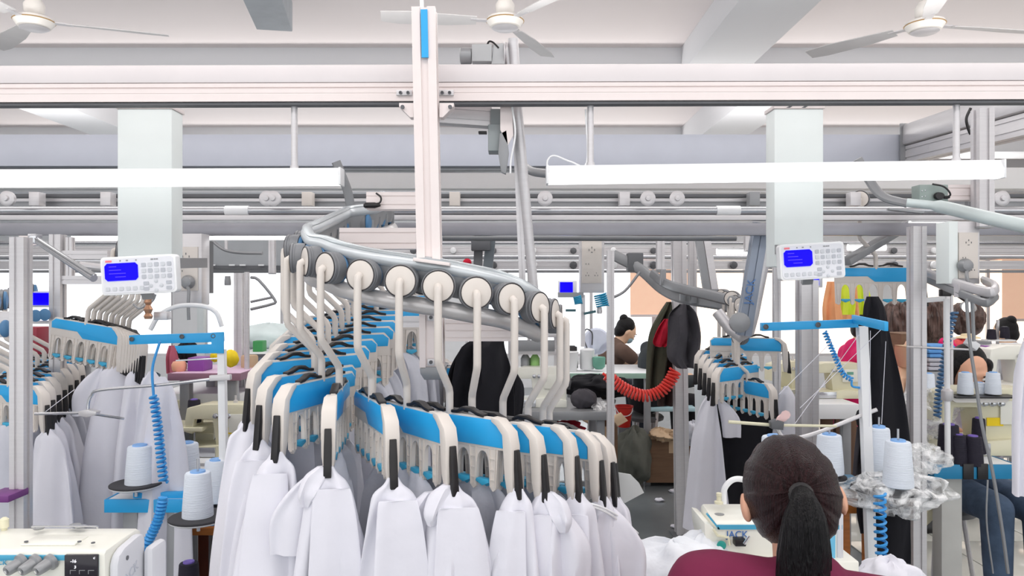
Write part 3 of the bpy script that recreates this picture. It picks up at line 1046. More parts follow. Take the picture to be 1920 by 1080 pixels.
def hanger(c, phi, wheel, alpha, label, group, lite=0, key=None, scale=1.0):
    """c: plate top centre; phi: near end turned towards the viewer (deg); wheel: wheel face centre; alpha: wheel facing (deg, 0 = viewer)"""
    c, wheel = V(c), V(wheel)
    r = bpy.data.objects.new('clip_hanger', None)
    COL.objects.link(r)
    r.location = c
    r.scale = (scale,) * 3
    tag(r, label, 'hanger', group)
    rz = -radians(phi)
    ra = radians(alpha)
    fr = lone('frame', HM['frame'], r, rz=rz)
    lone('blue_panel', HM['blue_panel'], r, rz=rz, label='bright blue panel')
    a_ = lone('end_arm', HM['end_arm'], r, rz=rz)
    lone('clip_lever', HM['clip_lever'], a_, label='black clip lever')
    cb = lone('comb', HM['comb'], r, rz=rz)
    lone('comb_ribs', HM['comb_ribs'], cb)
    if lite < 2:
        for i in range(5):
            lone('finger_clip', HM['finger_clip'], cb, ((-.126 + i * .058), 0, -.142), label='pale blue clip' if i == 0 else None)
    lone('release_lever', HM['release_lever'], r, rz=rz, label='black lever')
    lone('release_lever', HM['release_lever2'], r, rz=rz, label='black lever')
    w = (wheel - c) / scale
    if lite < 3:
        wh = lone('wheel', HM['wheel'], r, w, ra)
        lone('wheel_ring', HM['wheel_ring'], wh)
        lone('wheel_face', HM['wheel_face'], wh)
        lone('wheel_back', HM['wheel_back'], wh)
    n = V((sin(ra), -cos(ra), 0))
    k = key
    if k is None or k not in STEM:
        p0 = w + n * .004
        p1 = w + n * .012 - UP * .004
        H = w.z
        side = V((w.x, w.y, 0)) + n * .014
        pts = [p0, w + n * .013 + UP * .0, side + UP * (H - .014), side + UP * (H * .52), side * .5 + UP * (H * .34), UP * (H * .17), UP * .0]
        me = MB().tube([pts[0], pts[1] + (pts[2] - pts[1]) * .4, pts[2], side + UP * (H * .46), side * .95 + UP * (H * .42), side * .07 + UP * (H * .2), UP * (H * .16), UP * (-.006)], .0092, 12).mesh('stem', mats=[cream])
        if k is not None:
            STEM[k] = me
    else:
        me = STEM[k]
    st = lone('stem', me, r)
    return r


# curved track: wheels in hero row (x, y, d, alpha), stem foot x, phi
hero = [  # wheel px, py, d, alpha, foot px, foot d, phi
    (548, 484, 1.96, -82, 590, 2.0, 116, 'first wheel at the far-left bend'),
    (573, 490, 1.88, -60, 603, 1.93, 106, 'second wheel, at the left bend'),
    (610, 502, 1.81, -38, 636, 1.87, 84, 'third wheel, end-on at the left bend'),
    (676, 516, 1.76, -18, 697, 1.83, 66, 'fourth wheel of the front row'),
    (751, 527, 1.73, -6, 763, 1.80, 52, 'fifth wheel of the front row'),
    (822, 537, 1.72, 2, 843, 1.78, 37, 'sixth wheel in front of the cream crossbar'),
    (893, 549, 1.73, 12, 885, 1.79, 33, 'seventh wheel, showing the broadest blue panel'),
    (959, 560, 1.77, 30, 943, 1.83, 30, 'eighth wheel, first after the broadest panel'),
    (1012, 576, 1.83, 50, 990, 1.88, 30, 'ninth wheel of the front row'),
    (1040, 588, 1.91, 70, 1018, 1.95, 33, 'tenth wheel at the right bend'),
    (1052, 598, 2.0, 84, 1030, 2.02, 36, 'last wheel at the right bend'),
]
HG = 'clip hangers on the curved track'
heroes = []
track = []
for i, (x, y, d, al, fx, fd, phi, lab) in enumerate(hero):
    w = px(x, y, d)
    c = px(fx, 540, fd)
    c.z = w.z - .302
    heroes.append((c, phi))
    hanger(c, phi, w, al, 'blue and cream clip hanger under the ' + lab, HG)
    n_ = V((sin(radians(al)), -cos(radians(al)), 0))
    track.append(w - n_ * .05)
# the stack receding on the left arm
arm_pts = []
ords = ['first', 'second', 'third', 'fourth', 'fifth', 'sixth', 'seventh', 'eighth', 'ninth', 'tenth', 'eleventh', 'twelfth']
stack = []
for i in range(11):
    d = 2.06 + i * .072
    w = V((-.615 + .012 * i * (1 if i > 6 else .3), d, EYE + .085 + .23 * (d - 1.96) + .0))
    c = w + V((.065 - .0 * i, .0, -.302))
    phi = 128 + i * 3.2 if i < 3 else 152
    hanger(c, phi, w, -92, 'blue clip hanger %s in the row receding behind the left bend' % ords[i], 'clip hangers receding on the curved track', lite=1, key=('stk', i > 2) if i > 2 else None)
    stack.append((c, phi))
    arm_pts.append(w + V((.05, 0, 0)))
path = list(reversed(arm_pts)) + track
path = [V((-.52, 3.0, path[0].z + .05))] + path
sp = smooth(path, 5)
t = T('curved_track', 'curved silver track carrying the cream hanger wheels around the bend', 'track', track[5] - UP * .06)
t.add('top_rail', MB().tube([p + UP * .045 for p in sp], .0175, 14, flat=1.0, up=UP), mat('track_silver', (206, 212, 216), .3, .3))
t.add('top_cap', MB().tube([p + UP * .062 for p in sp], .013, 8, flat=.4, up=UP), mat('track_cap', (180, 188, 192), .25, .4))
t.add('web', MB().tube([p + UP * .01 for p in sp], .004, 6, flat=8, up=UP), grey_m)
t.add('lower_tube', MB().tube([p - UP * .052 for p in sp[:-4]], .0205, 16), mat('track_lower', (206, 204, 204), .3, .3))
for i in range(0, len(sp) - 6, 5):
    t.add('tie', MB().box(sp[i] - UP * .02, (.012, .012, .06)), grey_m)

# inner support frame
t = T('support_structure', 'cream profile frame inside the curved track with two crossbars', 'frame', px(810, 712, 1.98))
D2 = 1.99
t.add('lower_post', MB().profile(px(811, 688, D2), px(810, 572, D2), .062, .06, up=BK, g=.5), alu_w)
t.add('end_cap', MB().prism([(-.034, 0), (.034, 0), (.032, -.018), (.022, -.034), (-.022, -.034), (-.032, -.018)], px(811, 688, D2 - .03), RT, UP, BK * .06), grey_m, bev=.002)
t.add('crossbar', MB().profile(px(836, 619, D2), px(968, 619, D2), .05, .056, nh=3), alu_w)
t.add('crossbar', MB().profile(px(640, 448, 2.08), px(782, 448, 2.08), .05, .058, nh=2), alu_w)
t.add('upper_block', MB().profile(px(690, 378, 2.04), px(782, 378, 2.04), .05, .046, nh=2), alu_w)
t.add('cap_plate', MB().box(px(808, 571, D2 - .01), (.07, .08, .012)), white_w, bev=.001)
t.add('side_beam', MB().profile(px(757, 603, 2.1), px(790, 603, 2.1), .04, .03), alu)
t.add('plug', MB().lathe(px(682, 385, 2.0), RT, [(.005, 0), (.008, .004), (.008, .03), (.003, .045)], 10), black)
t.add('cable', MB().tube(smooth([px(700, 383, 2.0), px(712, 380, 2.0), px(714, 370, 2.0), px(705, 362, 2.0)]), .0025, 6), black)
for y in (595, 679):
    p = t.add('fixing_plate', MB().box(px(808, y, D2 - .033), (.018, .006, .018)), alu, bev=.001)
    t.add('bolt', MB().lathe(px(808, y, D2 - .037), -BK, [(.005, 0), (.005, .003), (.002, .004)], 10), grey_d, parent=p)


# ------------------------------------------------------------ hanging cloth
def ripple(x, seed, k):
    return sin(k * x * pi + seed) + .5 * sin(k * 1.9 * x * pi + seed * 2.3)


def drape(mb, stations, k=2.0, seed=0.0, n=30):
    """stations: (centre, half width vector, half thickness, ripple amplitude)"""
    rings = []
    for i, (c, ax, b, amp) in enumerate(stations):
        c, ax = V(c), V(ax)
        v = V((ax.y, -ax.x, 0))
        if v.length < 1e-6:
            v = V((0, -1, 0))
        v.normalize()
        ring = []
        for j in range(n):
            th = 2 * pi * j / n
            u = cos(th)
            u = math.copysign(abs(u) ** .75, u)
            rr = ripple(u, seed + i * .12, k) * amp
            ring.append(c + ax * u + v * (b * sin(th) + rr))
        rings.append(ring)
    return mb.loft(rings)


def interp(st, k=4):
    """smooth stations"""
    A = smooth([s[0] for s in st], k)
    X = smooth([s[1] for s in st], k)
    n = len(A)
    out = []
    for i in range(n):
        f = i / k
        j = min(int(f), len(st) - 2)
        q = f - j
        out.append((A[i], X[i], st[j][2] * (1 - q) + st[j + 1][2] * q, st[j][3] * (1 - q) + st[j + 1][3] * q))
    return out


rnd = random.Random(7)


def hdir(phi):
    return V((cos(radians(phi)), -sin(radians(phi)), 0))


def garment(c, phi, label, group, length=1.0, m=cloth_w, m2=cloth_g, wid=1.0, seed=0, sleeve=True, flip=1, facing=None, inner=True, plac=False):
    """pieces clipped at the near end and along the comb of the hanger at c"""
    u = hdir(phi)
    near = c + u * .2 - UP * .158
    f = facing if facing is not None else RT
    f = V(f).normalized()
    t = T('hanging_garment', label, 'garment', (c.x, c.y, near.z - length), group)
    st = [(near + UP * .012, f * .012, .006, .001),
          (near - UP * .004, f * .022, .009, .002),
          (near - UP * .024, f * .040 * wid, .015, .004),
          (near - UP * .06 + f * .004 * flip, f * .051 * wid, .018, .007),
          (near - UP * .11 + f * .006 * flip, f * .060 * wid, .02, .010),
          (near - UP * .2 + f * .01 * flip, f * .076 * wid, .022, .015),
          (near - UP * .42 + f * .012 * flip, f * .10 * wid, .024, .018),
          (near - UP * length + f * .01 * flip, f * .125 * wid, .026, .024)]
    mb = drape(MB(), interp(st), 1.3, seed, 34)
    t.add('front_piece', mb, m, sharp=60)
    g_ = V((-f.y, f.x, 0))
    if g_.y > 0:
        g_ = -g_
    if plac:
        q = near + g_ * .022 + f * .012 * flip
        st = [(q - UP * .034, f * .034 * wid, .002, .001), (q - UP * .045, f * .04 * wid, .003, .002), (q - UP * .14 + f * .006 * flip + g_ * .008, f * .05 * wid, .003, .003),
              (q - UP * .4 + f * .012 * flip + g_ * .014, f * .066 * wid, .003, .006), (q - UP * (length - .05) + f * .02 * flip + g_ * .02, f * .085 * wid, .003, .009)]
        t.add('placket', drape(MB(), interp(st), 1.0, seed + 5, 26), m, sharp=40)
        if plac == 2:
            return t
        c0 = near + UP * .012 - f * .012 * flip
        st = [(c0, f * .012, .008, .001), (c0 - UP * .022 - f * .014 * flip, f * .026, .016, .003), (c0 - UP * .058 - f * .03 * flip + g_ * .01, f * .022, .014, .005),
              (c0 - UP * .085 - f * .034 * flip + g_ * .012, f * .010, .006, .003)]
        t.add('collar_fold', drape(MB(), interp(st), 1.4, seed + 7, 24), m, sharp=50)
    if inner:
        mid = c - u * .03 - UP * .152
        st = [(mid + UP * .004, u * .10, .006, .006), (mid - UP * .03, u * .135, .014, .014), (mid - UP * .12, u * .16, .022, .022),
              (mid - UP * .4, u * .17, .03, .028), (mid - UP * length * .95, u * .185, .034, .034)]
        t.add('back_piece', drape(MB(), interp(st), 2.6, seed + 1, 44), m2, sharp=60)  # greyer cotton paints the inner piece as shadowed
    if sleeve:
        s0 = near - u * .03 - UP * .02 - f * .035 * flip
        st = [(s0 + UP * .01, f * .012, .008, .002), (s0 - UP * .03 - f * .025 * flip, f * .032, .018, .004), (s0 - UP * .09 - f * .05 * flip, f * .045, .02, .006),
              (s0 - UP * .17 - f * .055 * flip, f * .042, .016, .007)]
        t.add('sleeve_piece', drape(MB(), interp(st), 1.2, seed + 2, 26), m, sharp=60)
    return t


glab = ['hung at the far-left bend under the first wheel', 'second from the left bend, narrow top in a black clip', 'under the end-on hanger at the left bend',
        'with flared cuff flap beside the third black clip', 'with square sleeve piece under the fourth black clip', 'narrow, with blue clips behind it',
        'with large turned cuff beside its black clip', 'with tapering side near the row middle', 'with open grey collar and draped cord', 'slim, near the right bend',
        'last, at the right bend with stray grey flap']
for i, (c, phi) in enumerate(heroes):
    w = [1, 1, 1.05, 1.1, 1.15, .85, .8, 1.0, .75, .9, .9][i]
    sl = i in (2, 3, 4, 6, 8)
    garment(c, phi, 'white cotton garment piece ' + glab[i], 'white garments on the curved track', 1.02, seed=i * 1.7, wid=w, sleeve=sl, flip=1 if i in (2, 3, 4) else -1,
            facing=V((1, .12 if i < 5 else -.15, 0)), plac=(2, 2, 1, 2, 1, 2, 1, 2, 0, 2, 0)[i])
gl = [o for o in bpy.data.objects if o.get('label', '').startswith('white cotton garment piece last')][0]
tt = T.__new__(T)
tt.o, tt.b = gl, gl.location.copy()
tt.add('grey_flap', MB().prism([(0, 0), (.05, -.008), (.072, -.03), (.085, -.055), (.035, -.082), (.01, -.06)], px(1146, 884, 1.93), RT, UP, BK * .004), mat('grey_flap', (198, 202, 202), .85), label='pale grey flap')
gl = [o for o in bpy.data.objects if o.get('label', '').startswith('white cotton garment piece with open grey')][0]
tt.o, tt.b = gl, gl.location.copy()
for k in range(2):
    cd = tt.add('cord', MB().tube(smooth([px(1036 + 4 * k, 1025 - 30 * k, 1.78), px(1033 + 6 * k, 990, 1.76), px(1050, 962 + 4 * k, 1.74), px(1085, 944 + 5 * k, 1.73), px(1120, 948 + 5 * k, 1.74), px(1160, 968 + 9 * k, 1.78), px(1196 - 20 * k, 1000 + 14 * k, 1.84)]), .0028, 6), white_p)
tt.add('cord_stop', MB().lathe(px(1043, 1034, 1.775), UP, [(.004, 0), (.008, .004), (.008, .016), (.004, .02)], 10), grey_d, parent=cd)
for i, (c, phi) in enumerate(stack):
    if i % 1 == 0:
        garment(c, phi, 'white garment piece on the %s receding hanger behind the left bend' % ords[i], 'white garments on the receding row', 1.0, seed=i * 2.1, wid=1.1, sleeve=False,
                facing=V((1, .3, 0)))


# ------------------------------------------------------------ other hanger clusters
def cluster(items, group, base, m_first=None):
    """items: (x, y, d, phi, stem height px, wheel dx px, label)"""
    out = []
    for (x, y, d, phi, dxw, al, lab) in items:
        c = px(x, y, d)
        w = c + V((dxw, -.03, .30))
        hanger(c, phi, w, al, lab, group, lite=1, key=(group, dxw, al))
        out.append((c, phi))
    return out


g1 = 'clip hangers beside the left keypad'
items = []
for i in range(8):
    items.append((163 + 11 * i, 606 + 2.6 * i, 2.92 + .01 * i, 17 + i * 4, .10, -70,
                  'blue clip hanger beside the left keypad, %s of the row above white gowns' % ['first, broadest', 'second', 'third', 'fourth', 'fifth', 'sixth', 'seventh', 'last'][i]))
L1 = cluster(items, g1, None)
for o in bpy.data.objects:
    if o.get('group') == g1:
        o.rotation_euler.y = radians(7)
t = T('hanger_rail', 'short silver rail carrying the hangers beside the left keypad', 'rail', px(200, 505, 2.95))
t.add('rail', MB().tube(smooth([px(150, 497, 2.93) , px(200, 503, 2.95), px(262, 512, 3.0), px(300, 530, 3.1)]), .014, 10), alu)
g2 = 'clip hangers at the far left'
items = []
for i in range(7):
    items.append((18 + 13 * i, 722 - 8 * i, 2.75 + .1 * i, 22, -.10, -60, 'blue clip hanger %s in the lower far-left row behind the tall post' % ords[i]))
L2 = cluster(items, g2, None)
for i, (c, phi) in enumerate(L1):
    if i in (1, 3, 5, 7):
        garment(c - hdir(phi) * (.12 - .04 * i) + UP * .0, phi, 'long white gown %s below the hangers beside the left keypad' % {1: 'first and widest', 3: 'second', 5: 'third', 7: 'fourth'}[i],
                'white gowns left of the thread stand', .98, seed=i, wid=1.35 if i == 1 else .9, sleeve=i == 1, inner=False, facing=V((1, .2, 0)))
for i, (c, phi) in enumerate(L2):
    garment(c, phi, 'white garment %s in the lower far-left row' % ords[i], 'white garments at the far left', .95, seed=i * 3.3, wid=1.0, sleeve=False, inner=True, m=cloth_g if i > 3 else cloth_w)

g3 = 'clip hangers of the right-hand cluster'
R3 = []
for i in range(5):
    d = 3.95 - .09 * i
    x, y = 1348 + 9 * i, 655 + 8 * i
    c = px(x, y, d)
    w = px(1352 + i * 9, 556 + i * 4, d)
    hanger(c, 140, w, -60, 'blue clip hanger %s in the right-hand cluster, black clip towards the post' % ords[i], g3, lite=1, key=None)
    R3.append((c, 140))
c = px(1398, 634, 3.7)
hanger(c, 12, px(1372, 560, 3.7), -30, 'long blue clip hanger spread widest behind the right-hand cluster', g3, lite=1)
c = px(1402, 714, 3.6)
hanger(c, 70, px(1383, 632, 3.6), -60, 'lowest blue clip hanger of the right-hand cluster', g3, lite=1)
garment(R3[3][0], 140, 'white jacket piece hanging from the right-hand cluster over black cloth', 'clothes on the right-hand cluster', .62, wid=.9, sleeve=True, inner=False, flip=-1)
garment(R3[1][0] + V((.16, 0, 0)), 60, 'white sleeve piece at the back of the right-hand cluster', 'clothes on the right-hand cluster', .5, wid=.9, sleeve=False, inner=False)


def cloth(name, label, cat, pts, m, d, amp=.02, thick=.02, seed=0.0, k=1.6, group=None, dd=0.0, turn=0.0):
    """pts: (x centre px, y px, half width px) down the piece"""
    st = []
    for i, (x, y, w) in enumerate(pts):
        f = i / max(1, len(pts) - 1)
        dz = d + dd * f
        st.append((px(x, y, dz), V((w / F * d, turn * w / F * d, 0)), thick * (.4 if i == 0 else 1), amp * (.3 if i == 0 else 1)))
    return one(name, drape(MB(), interp(st, 5), k, seed, 36), m, label, cat, group=group, sharp=60)


cloth('black_garment', 'black cloth jacket hanging in the middle behind the cream hanger stems', 'garment', [(915, 636, 30), (905, 655, 42), (905, 700, 55), (905, 760, 60), (900, 830, 62), (898, 900, 64)], cloth_k, 2.75, .03, .03)
cloth('black_garment', 'black sleeve spreading left of the black jacket in the middle', 'garment', [(872, 650, 6), (862, 690, 18), (862, 740, 26), (862, 800, 30)], cloth_k, 2.85, .02, .02)
cloth('black_garment', 'small black flap behind the right side of the middle black jacket', 'garment', [(962, 700, 8), (965, 730, 18), (962, 790, 16)], cloth_k, 2.9, .01, .01)
cloth('white_garment', 'pale folded piece hanging beside the middle black jacket', 'garment', [(735, 650, 4), (742, 690, 18), (745, 760, 30)], cloth_g, 2.9, .01, .01)
for i in range(4):
    c = px(775 + 6 * i, 672 + 5 * i, 3.2 - .08 * i)
    hanger(c, 25, c + V((0, -.03, .3)), -30, 'blue clip hanger %s in the small row behind the cream support post' % ords[i], 'clip hangers behind the support post', lite=2, key='mid')
cloth('black_garment', 'long black garment hanging to the right of the blue thread stand arm', 'garment',
      [(1636, 556, 12), (1640, 580, 22), (1644, 640, 28), (1652, 720, 36), (1658, 800, 42), (1662, 880, 46)], cloth_k, 2.95, .012, .02)
cloth('black_garment', 'wide black cloth hanging behind the white pieces of the right-hand cluster', 'garment',
      [(1400, 725, 18), (1385, 760, 52), (1388, 800, 72), (1400, 850, 52), (1402, 900, 48), (1398, 945, 45)], cloth_k, 3.75, .02, .02)
cloth('charcoal_garment', 'charcoal jacket hanging from the post above the red coiled hose', 'garment',
      [(1282, 570, 8), (1280, 590, 24), (1284, 630, 29), (1282, 670, 28), (1290, 690, 20)], cloth_c, 4.5, .035, .03, seed=2)
cloth('olive_garment', 'olive green garment behind the charcoal jacket', 'garment', [(1256, 566, 6), (1248, 590, 14), (1238, 620, 20), (1234, 660, 22), (1228, 740, 18)], cloth_o, 4.9, .03, .03, seed=4)
cloth('crimson_garment', 'crimson garment showing between the olive and charcoal clothes', 'garment', [(1250, 598, 5), (1246, 615, 13), (1240, 640, 16), (1238, 650, 8)], cloth_r, 4.75, .02, .02, seed=1)
cloth('brown_garment', 'dark brown garment hanging low beside the tall post', 'garment', [(1248, 640, 14), (1246, 680, 20), (1250, 720, 20), (1248, 760, 16)], mat('brown_cloth', (66, 48, 46), .9, bump=.3), 4.95, .03, .03, seed=3)
cloth('white_garment', 'white cloth edge entering the frame at the far right', 'garment', [(1925, 640, 6), (1922, 700, 14), (1925, 800, 24), (1932, 930, 30)], cloth_w, 1.9, .01, .02)
cloth('white_garment', 'sheet of white cloth standing behind the right-hand cluster', 'garment', [(1345, 700, 44), (1345, 780, 42), (1343, 830, 40), (1340, 905, 30)], mat('sheer_white', (232, 238, 242), .7), 4.3, .01, .006)
for k, (pts, m, lab) in enumerate((([(1562, 528, 12), (1560, 570, 18), (1562, 602, 20)], mat('orange_cloth', (240, 170, 120), .8), 'orange'),
                                   ([(1578, 522, 14), (1582, 560, 20), (1580, 590, 20)], mat('lime_cloth', (214, 232, 60), .8), 'lime green'))):
    cloth('bright_garment', lab + ' garment hanging behind the right keypad', 'garment', pts, m, 4.4 + .1 * k, .015, .02, seed=k)
    cloth('bright_garment', ('pale ' if k else 'faded ') + lab + ' garment further along behind the keypad', 'garment', [(x + 34, y, w * .8) for x, y, w in pts], m, 4.7 + .1 * k, .015, .02, seed=k + 3)
c = px(1642, 502, 3.3)
hanger(c, 10, c + V((-.08, -.02, .3)), -30, 'broad blue clip hanger above the bright garments beside the right keypad', 'clip hangers behind the right keypad', lite=1)
t = T('hanger_rail', 'thin rail over the bright garments at right', 'rail', px(1600, 420, 3.4))
t.add('rail', MB().tube([px(1545, 428, 3.35), px(1700, 432, 3.35)], .012, 8), alu)


# ------------------------------------------------------------ thread cones, stands, hoses
def cone(x, yb, yt, w, d, label, group, m=thread_w, mc=core_b, spin=0, tp=.82):
    o = px(x, yb, d)
    h = (yb - yt) / F * d
    r = w / 2 / F * d
    t = T('thread_cone', label, 'thread cone', o, group)
    t.add('thread', MB().lathe(o, UP, [(r * .9, 0), (r, h * .02), (r * .98, h * .2), (r * tp, h * .93), (r * (tp - .06), h * .96), (r * .45, h * .965)], 28), m)
    t.add('core', MB().lathe(o, UP, [(r * .5, h * .94), (r * .48, h), (r * .42, h * 1.005), (r * .3, h * .99), (r * .12, h * .97)], 20), mc)
    if spin:
        t.add('spindle', MB().tube([o + UP * h * .9, o + UP * (h + spin / F * d)], .004, 8), chrome)
    return t


def tray(x, y, w, d, label):
    o = px(x, y, d)
    r = w / 2 / F * d
    t = T('cone_tray', label, 'tray', o, 'black thread cone trays')
    t.add('disc', MB().lathe(o - UP * .005, UP, [(r * .96, -.004), (r, -.002), (r, .003), (r * .97, .005), (r * .2, .005)], 36), rubber)
    t.add('rim', MB().lathe(o - UP * .012, UP, [(r * .9, -.004), (r * .97, 0), (r * .95, .003)], 36), white_p)
    return t


SD = 2.7
tray(255, 905, 92, SD, 'black tray under the leftmost white cone of the left stand')
tray(342, 903, 84, SD + .22, 'black tray behind the left stand bar under the rear cone')
tray(372, 967, 106, SD - .25, 'front black tray under the foremost cone of the left stand')
tray(412, 943, 80, SD + .02, 'black tray under the right cone of the left stand')
gc = 'white thread cones of the left stand'
cone(262, 910, 833, 52, SD, 'white thread cone with light blue core, leftmost on the left stand', gc)
cone(350, 905, 828, 50, SD + .2, 'white thread cone with light blue core at the rear of the left stand', gc)
cone(371, 970, 882, 56, SD - .25, 'foremost white thread cone on the left stand, spindle showing', gc, spin=22)
cone(406, 940, 860, 50, SD, 'white thread cone at the right of the left stand against the white post', gc)

t = T('thread_stand', 'left thread stand with tall white post, blue arm and steel thread guides', 'thread stand', V((px(425, 1080, SD).x, SD, 0)))
a = px(416, 655, SD)
b2 = V((px(428, 1080, SD).x, SD, .02))
t.add('post', MB().bar(b2, a, .026, .026, up=BK), white_p, bev=.002)
t.add('foot', MB().box((b2.x, SD, .01), (.2, .2, .02)), white_p, bev=.003)
bar_ = t.add('blue_arm', MB().bar(px(246, 637, SD), px(418, 632, SD), .03, 17 / F * SD), blue, bev=.001)
for x, y in ((247, 636), (341, 631), (400, 630)):
    t.add('bolt', MB().lathe(px(x, y, SD - .018), -BK, [(.0085, 0), (.0085, .002), (.006, .003), (.005, .001)], 12), grey_d, parent=bar_)
t.add('blue_bracket', MB().prism([(0, .02), (.026, .022), (.026, -.048), (-.07, -.048), (-.078, -.024), (0, -.018)], px(396, 635, SD - .02), RT * 1.7, UP * 1.1, BK * .006), blue, bev=.001)
t.add('guide_clamp', MB().bar(px(394, 709, SD - .02), px(433, 707, SD - .02), .02, .02), alu, bev=.002)
t.add('guide_rod', MB().tube(smooth([px(394, 711, SD - .02), px(300, 722, SD - .06), px(190, 731, SD - .1), px(172, 741, SD - .1), px(166, 755, SD - .1), px(165, 772, SD - .1)], 5), .0055, 8), chrome)
t.add('guide_rod', MB().tube([px(65, 776, SD - .12), px(160, 774, SD - .1), px(232, 785, SD)], .0048, 8), chrome)
t.add('rod_clamp', MB().prism([(-.028, -.008), (0, -.014), (.03, -.006), (.034, .004), (0, .012), (-.028, .006)], px(162, 775, SD - .12), RT, UP, BK * .03), alu, bev=.001)
t.add('thread_guide', MB().tube([px(330, 676, SD + .1), px(408, 672, SD + .1)], .003, 6), chrome)
t.add('spool_bar', MB().bar(px(252, 929, SD + .02), px(352, 927, SD + .02), .02, 12 / F * SD), blue, bev=.001)
t.add('spool_bar', MB().bar(px(395, 978, SD - .2), px(418, 960, SD), .02, .03), blue, bev=.001)
for p in (px(255, 905, SD), px(342, 903, SD + .22), px(412, 943, SD + .02), px(372, 967, SD - .25)):
    t.add('tray_pin', MB().tube([p - UP * .05, p - UP * .012], .006, 8), chrome)
one('thread_strand', MB().tube([px(140, 730, SD), px(85, 772, SD - .1)], .0012, 5), cloth_w, 'pale thread running up to the left stand guide rod', 'thread', px(85, 772, SD - .1))


def table(x0, x1, ytop, d, depth, label, m=white_p, edge=None, legm=grey_m, group='work tables', legs=True, th=.04, wl=.05, name='work_table'):
    a, b2 = px(x0, ytop, d), px(x1, ytop, d)
    z = a.z
    t = T(name, label, 'table', ((a.x + b2.x) / 2, d + depth / 2, 0), group)
    cx, w = (a.x + b2.x) / 2, b2.x - a.x
    t.add('tabletop', MB().box((cx, d + depth / 2, z - th / 2), (w, depth, th)), m, bev=.004)
    if edge:
        t.add('front_edge', MB().box((cx, d - .004, z - th / 2), (w + .012, .012, th * 1.04)), edge, bev=.001)
        for s in (-1, 1):
            t.add('side_edge', MB().box((cx + s * (w / 2 + .003), d + depth / 2, z - th / 2), (.006, depth, th * 1.04)), edge)
    if legs:
        for sx in (-1, 1):
            for sy in (0, 1):
                x = cx + sx * (w / 2 - wl * 1.2)
                y = d + .06 + sy * (depth - .12)
                t.add('leg', MB().bar((x, y, .0), (x, y, z - th), wl, wl, up=BK), legm, bev=.003)
        t.add('crossbar', MB().bar((cx - w / 2 + wl * 1.2, d + depth - .06, .25), (cx + w / 2 - wl * 1.2, d + depth - .06, .25), .03, .04), legm)
    return t


table(201, 352, 936, SD, .5, 'blue-edged white table under the left thread stand', edge=blue, th=.045, group=None, legm=grey_m, wl=.055)

coil(MB(), [(0, 0, 0), (0, 0, 1)], .01, .002, 3)


def hose(name, label, cat, pts, d, R, r, turns, m, n=5, group=None, tails=()):
    P = [px(x, y, d + (q[0] if q else 0)) for x, y, *q in pts]
    t = T(name, label, cat, P[-1], group)
    t.add('coil', coil(MB(), P, R, r, turns, n, 10), m)
    for tl in tails:
        t.add('end_tube', MB().tube(smooth([px(x, y, d) for x, y in tl]), r, 8), m)
    return t


hose('coiled_hose', 'blue coiled air hose hanging down the left thread stand', 'hose', [(288, 742), (296, 800), (302, 860), (307, 905)], SD - .08, .013, .0048, 19, blue_h, tails=[[(288, 742), (286, 690), (300, 640)]])
hose('coiled_hose', 'blue coiled hose bending down to the white overlock machine at lower left', 'hose', [(307, 932), (296, 975), (280, 1010), (264, 1038)], 2.2, .0105, .0055, 17, blue_h, tails=[[(264, 1038), (240, 1055), (202, 1080), (180, 1100)]])
hose('coiled_hose', 'dark blue-black coiled hose looping behind the left stand', 'hose', [(245, 800), (240, 780), (256, 752), (285, 725), (292, 700)], 3.0, .014, .006, 16, mat('navy_hose', (40, 70, 90), .4))
hose('coiled_hose', 'red coiled hose sagging between the posts in the hall middle', 'hose', [(1138, 702), (1160, 722), (1190, 738), (1215, 742), (1240, 733), (1258, 712), (1266, 695)], 4.7, .034, .0085, 25, red_h, 6, tails=[[(1130, 700), (1138, 706), (1150, 716)]])
hose('coiled_hose', 'blue coiled hose beneath the blue arm of the right stand', 'hose', [(1546, 622), (1562, 660), (1580, 700), (1597, 712)], 2.75, .007, .004, 18, blue_h, tails=[[(1597, 712), (1598, 724), (1612, 727)]])
hose('coiled_hose', 'blue zigzag coiled hose below the film-wrapped stand beside a white post', 'hose', [(1650, 925), (1650, 970), (1652, 1020), (1656, 1070)], 2.55, .017, .0055, 11, blue_h)
hose('coiled_hose', 'slate blue coiled hose hanging by the white pole at right', 'hose', [(1790, 585), (1778, 630), (1768, 690), (1760, 740), (1757, 782)], 3.1, .012, .005, 26, mat('slate_hose', (80, 120, 160), .4))
one('white_tube', MB().tube(smooth([px(282, 618, 2.9), px(300, 590, 2.9), px(335, 574, 2.9), px(380, 574, 2.9), px(405, 586, 2.9), px(416, 612, 2.9)]), .009, 10), white_p,
    'white flexible tube arching above the blue arm of the left stand', 'tube', px(282, 618, 2.9))
t = T('pipe_fitting', 'copper and white air fitting below the left keypad', 'fitting', px(278, 600, 2.7))
t.add('valve', MB().lathe(px(278, 598, 2.7), UP, [(.012, 0), (.016, .01), (.01, .02), (.016, .035), (.008, .05), (.014, .06), (.01, .08)], 14), mat('copper', (196, 150, 120), .3, .6))
t.add('block', MB().box(px(305, 592, 2.75), (.05, .04, .03)), alu, bev=.003)
t.add('rod', MB().tube(smooth([px(250, 570, 2.7), px(262, 578, 2.7), px(285, 565, 2.7), px(292, 552, 2.7)]), .004, 6), grey_m)

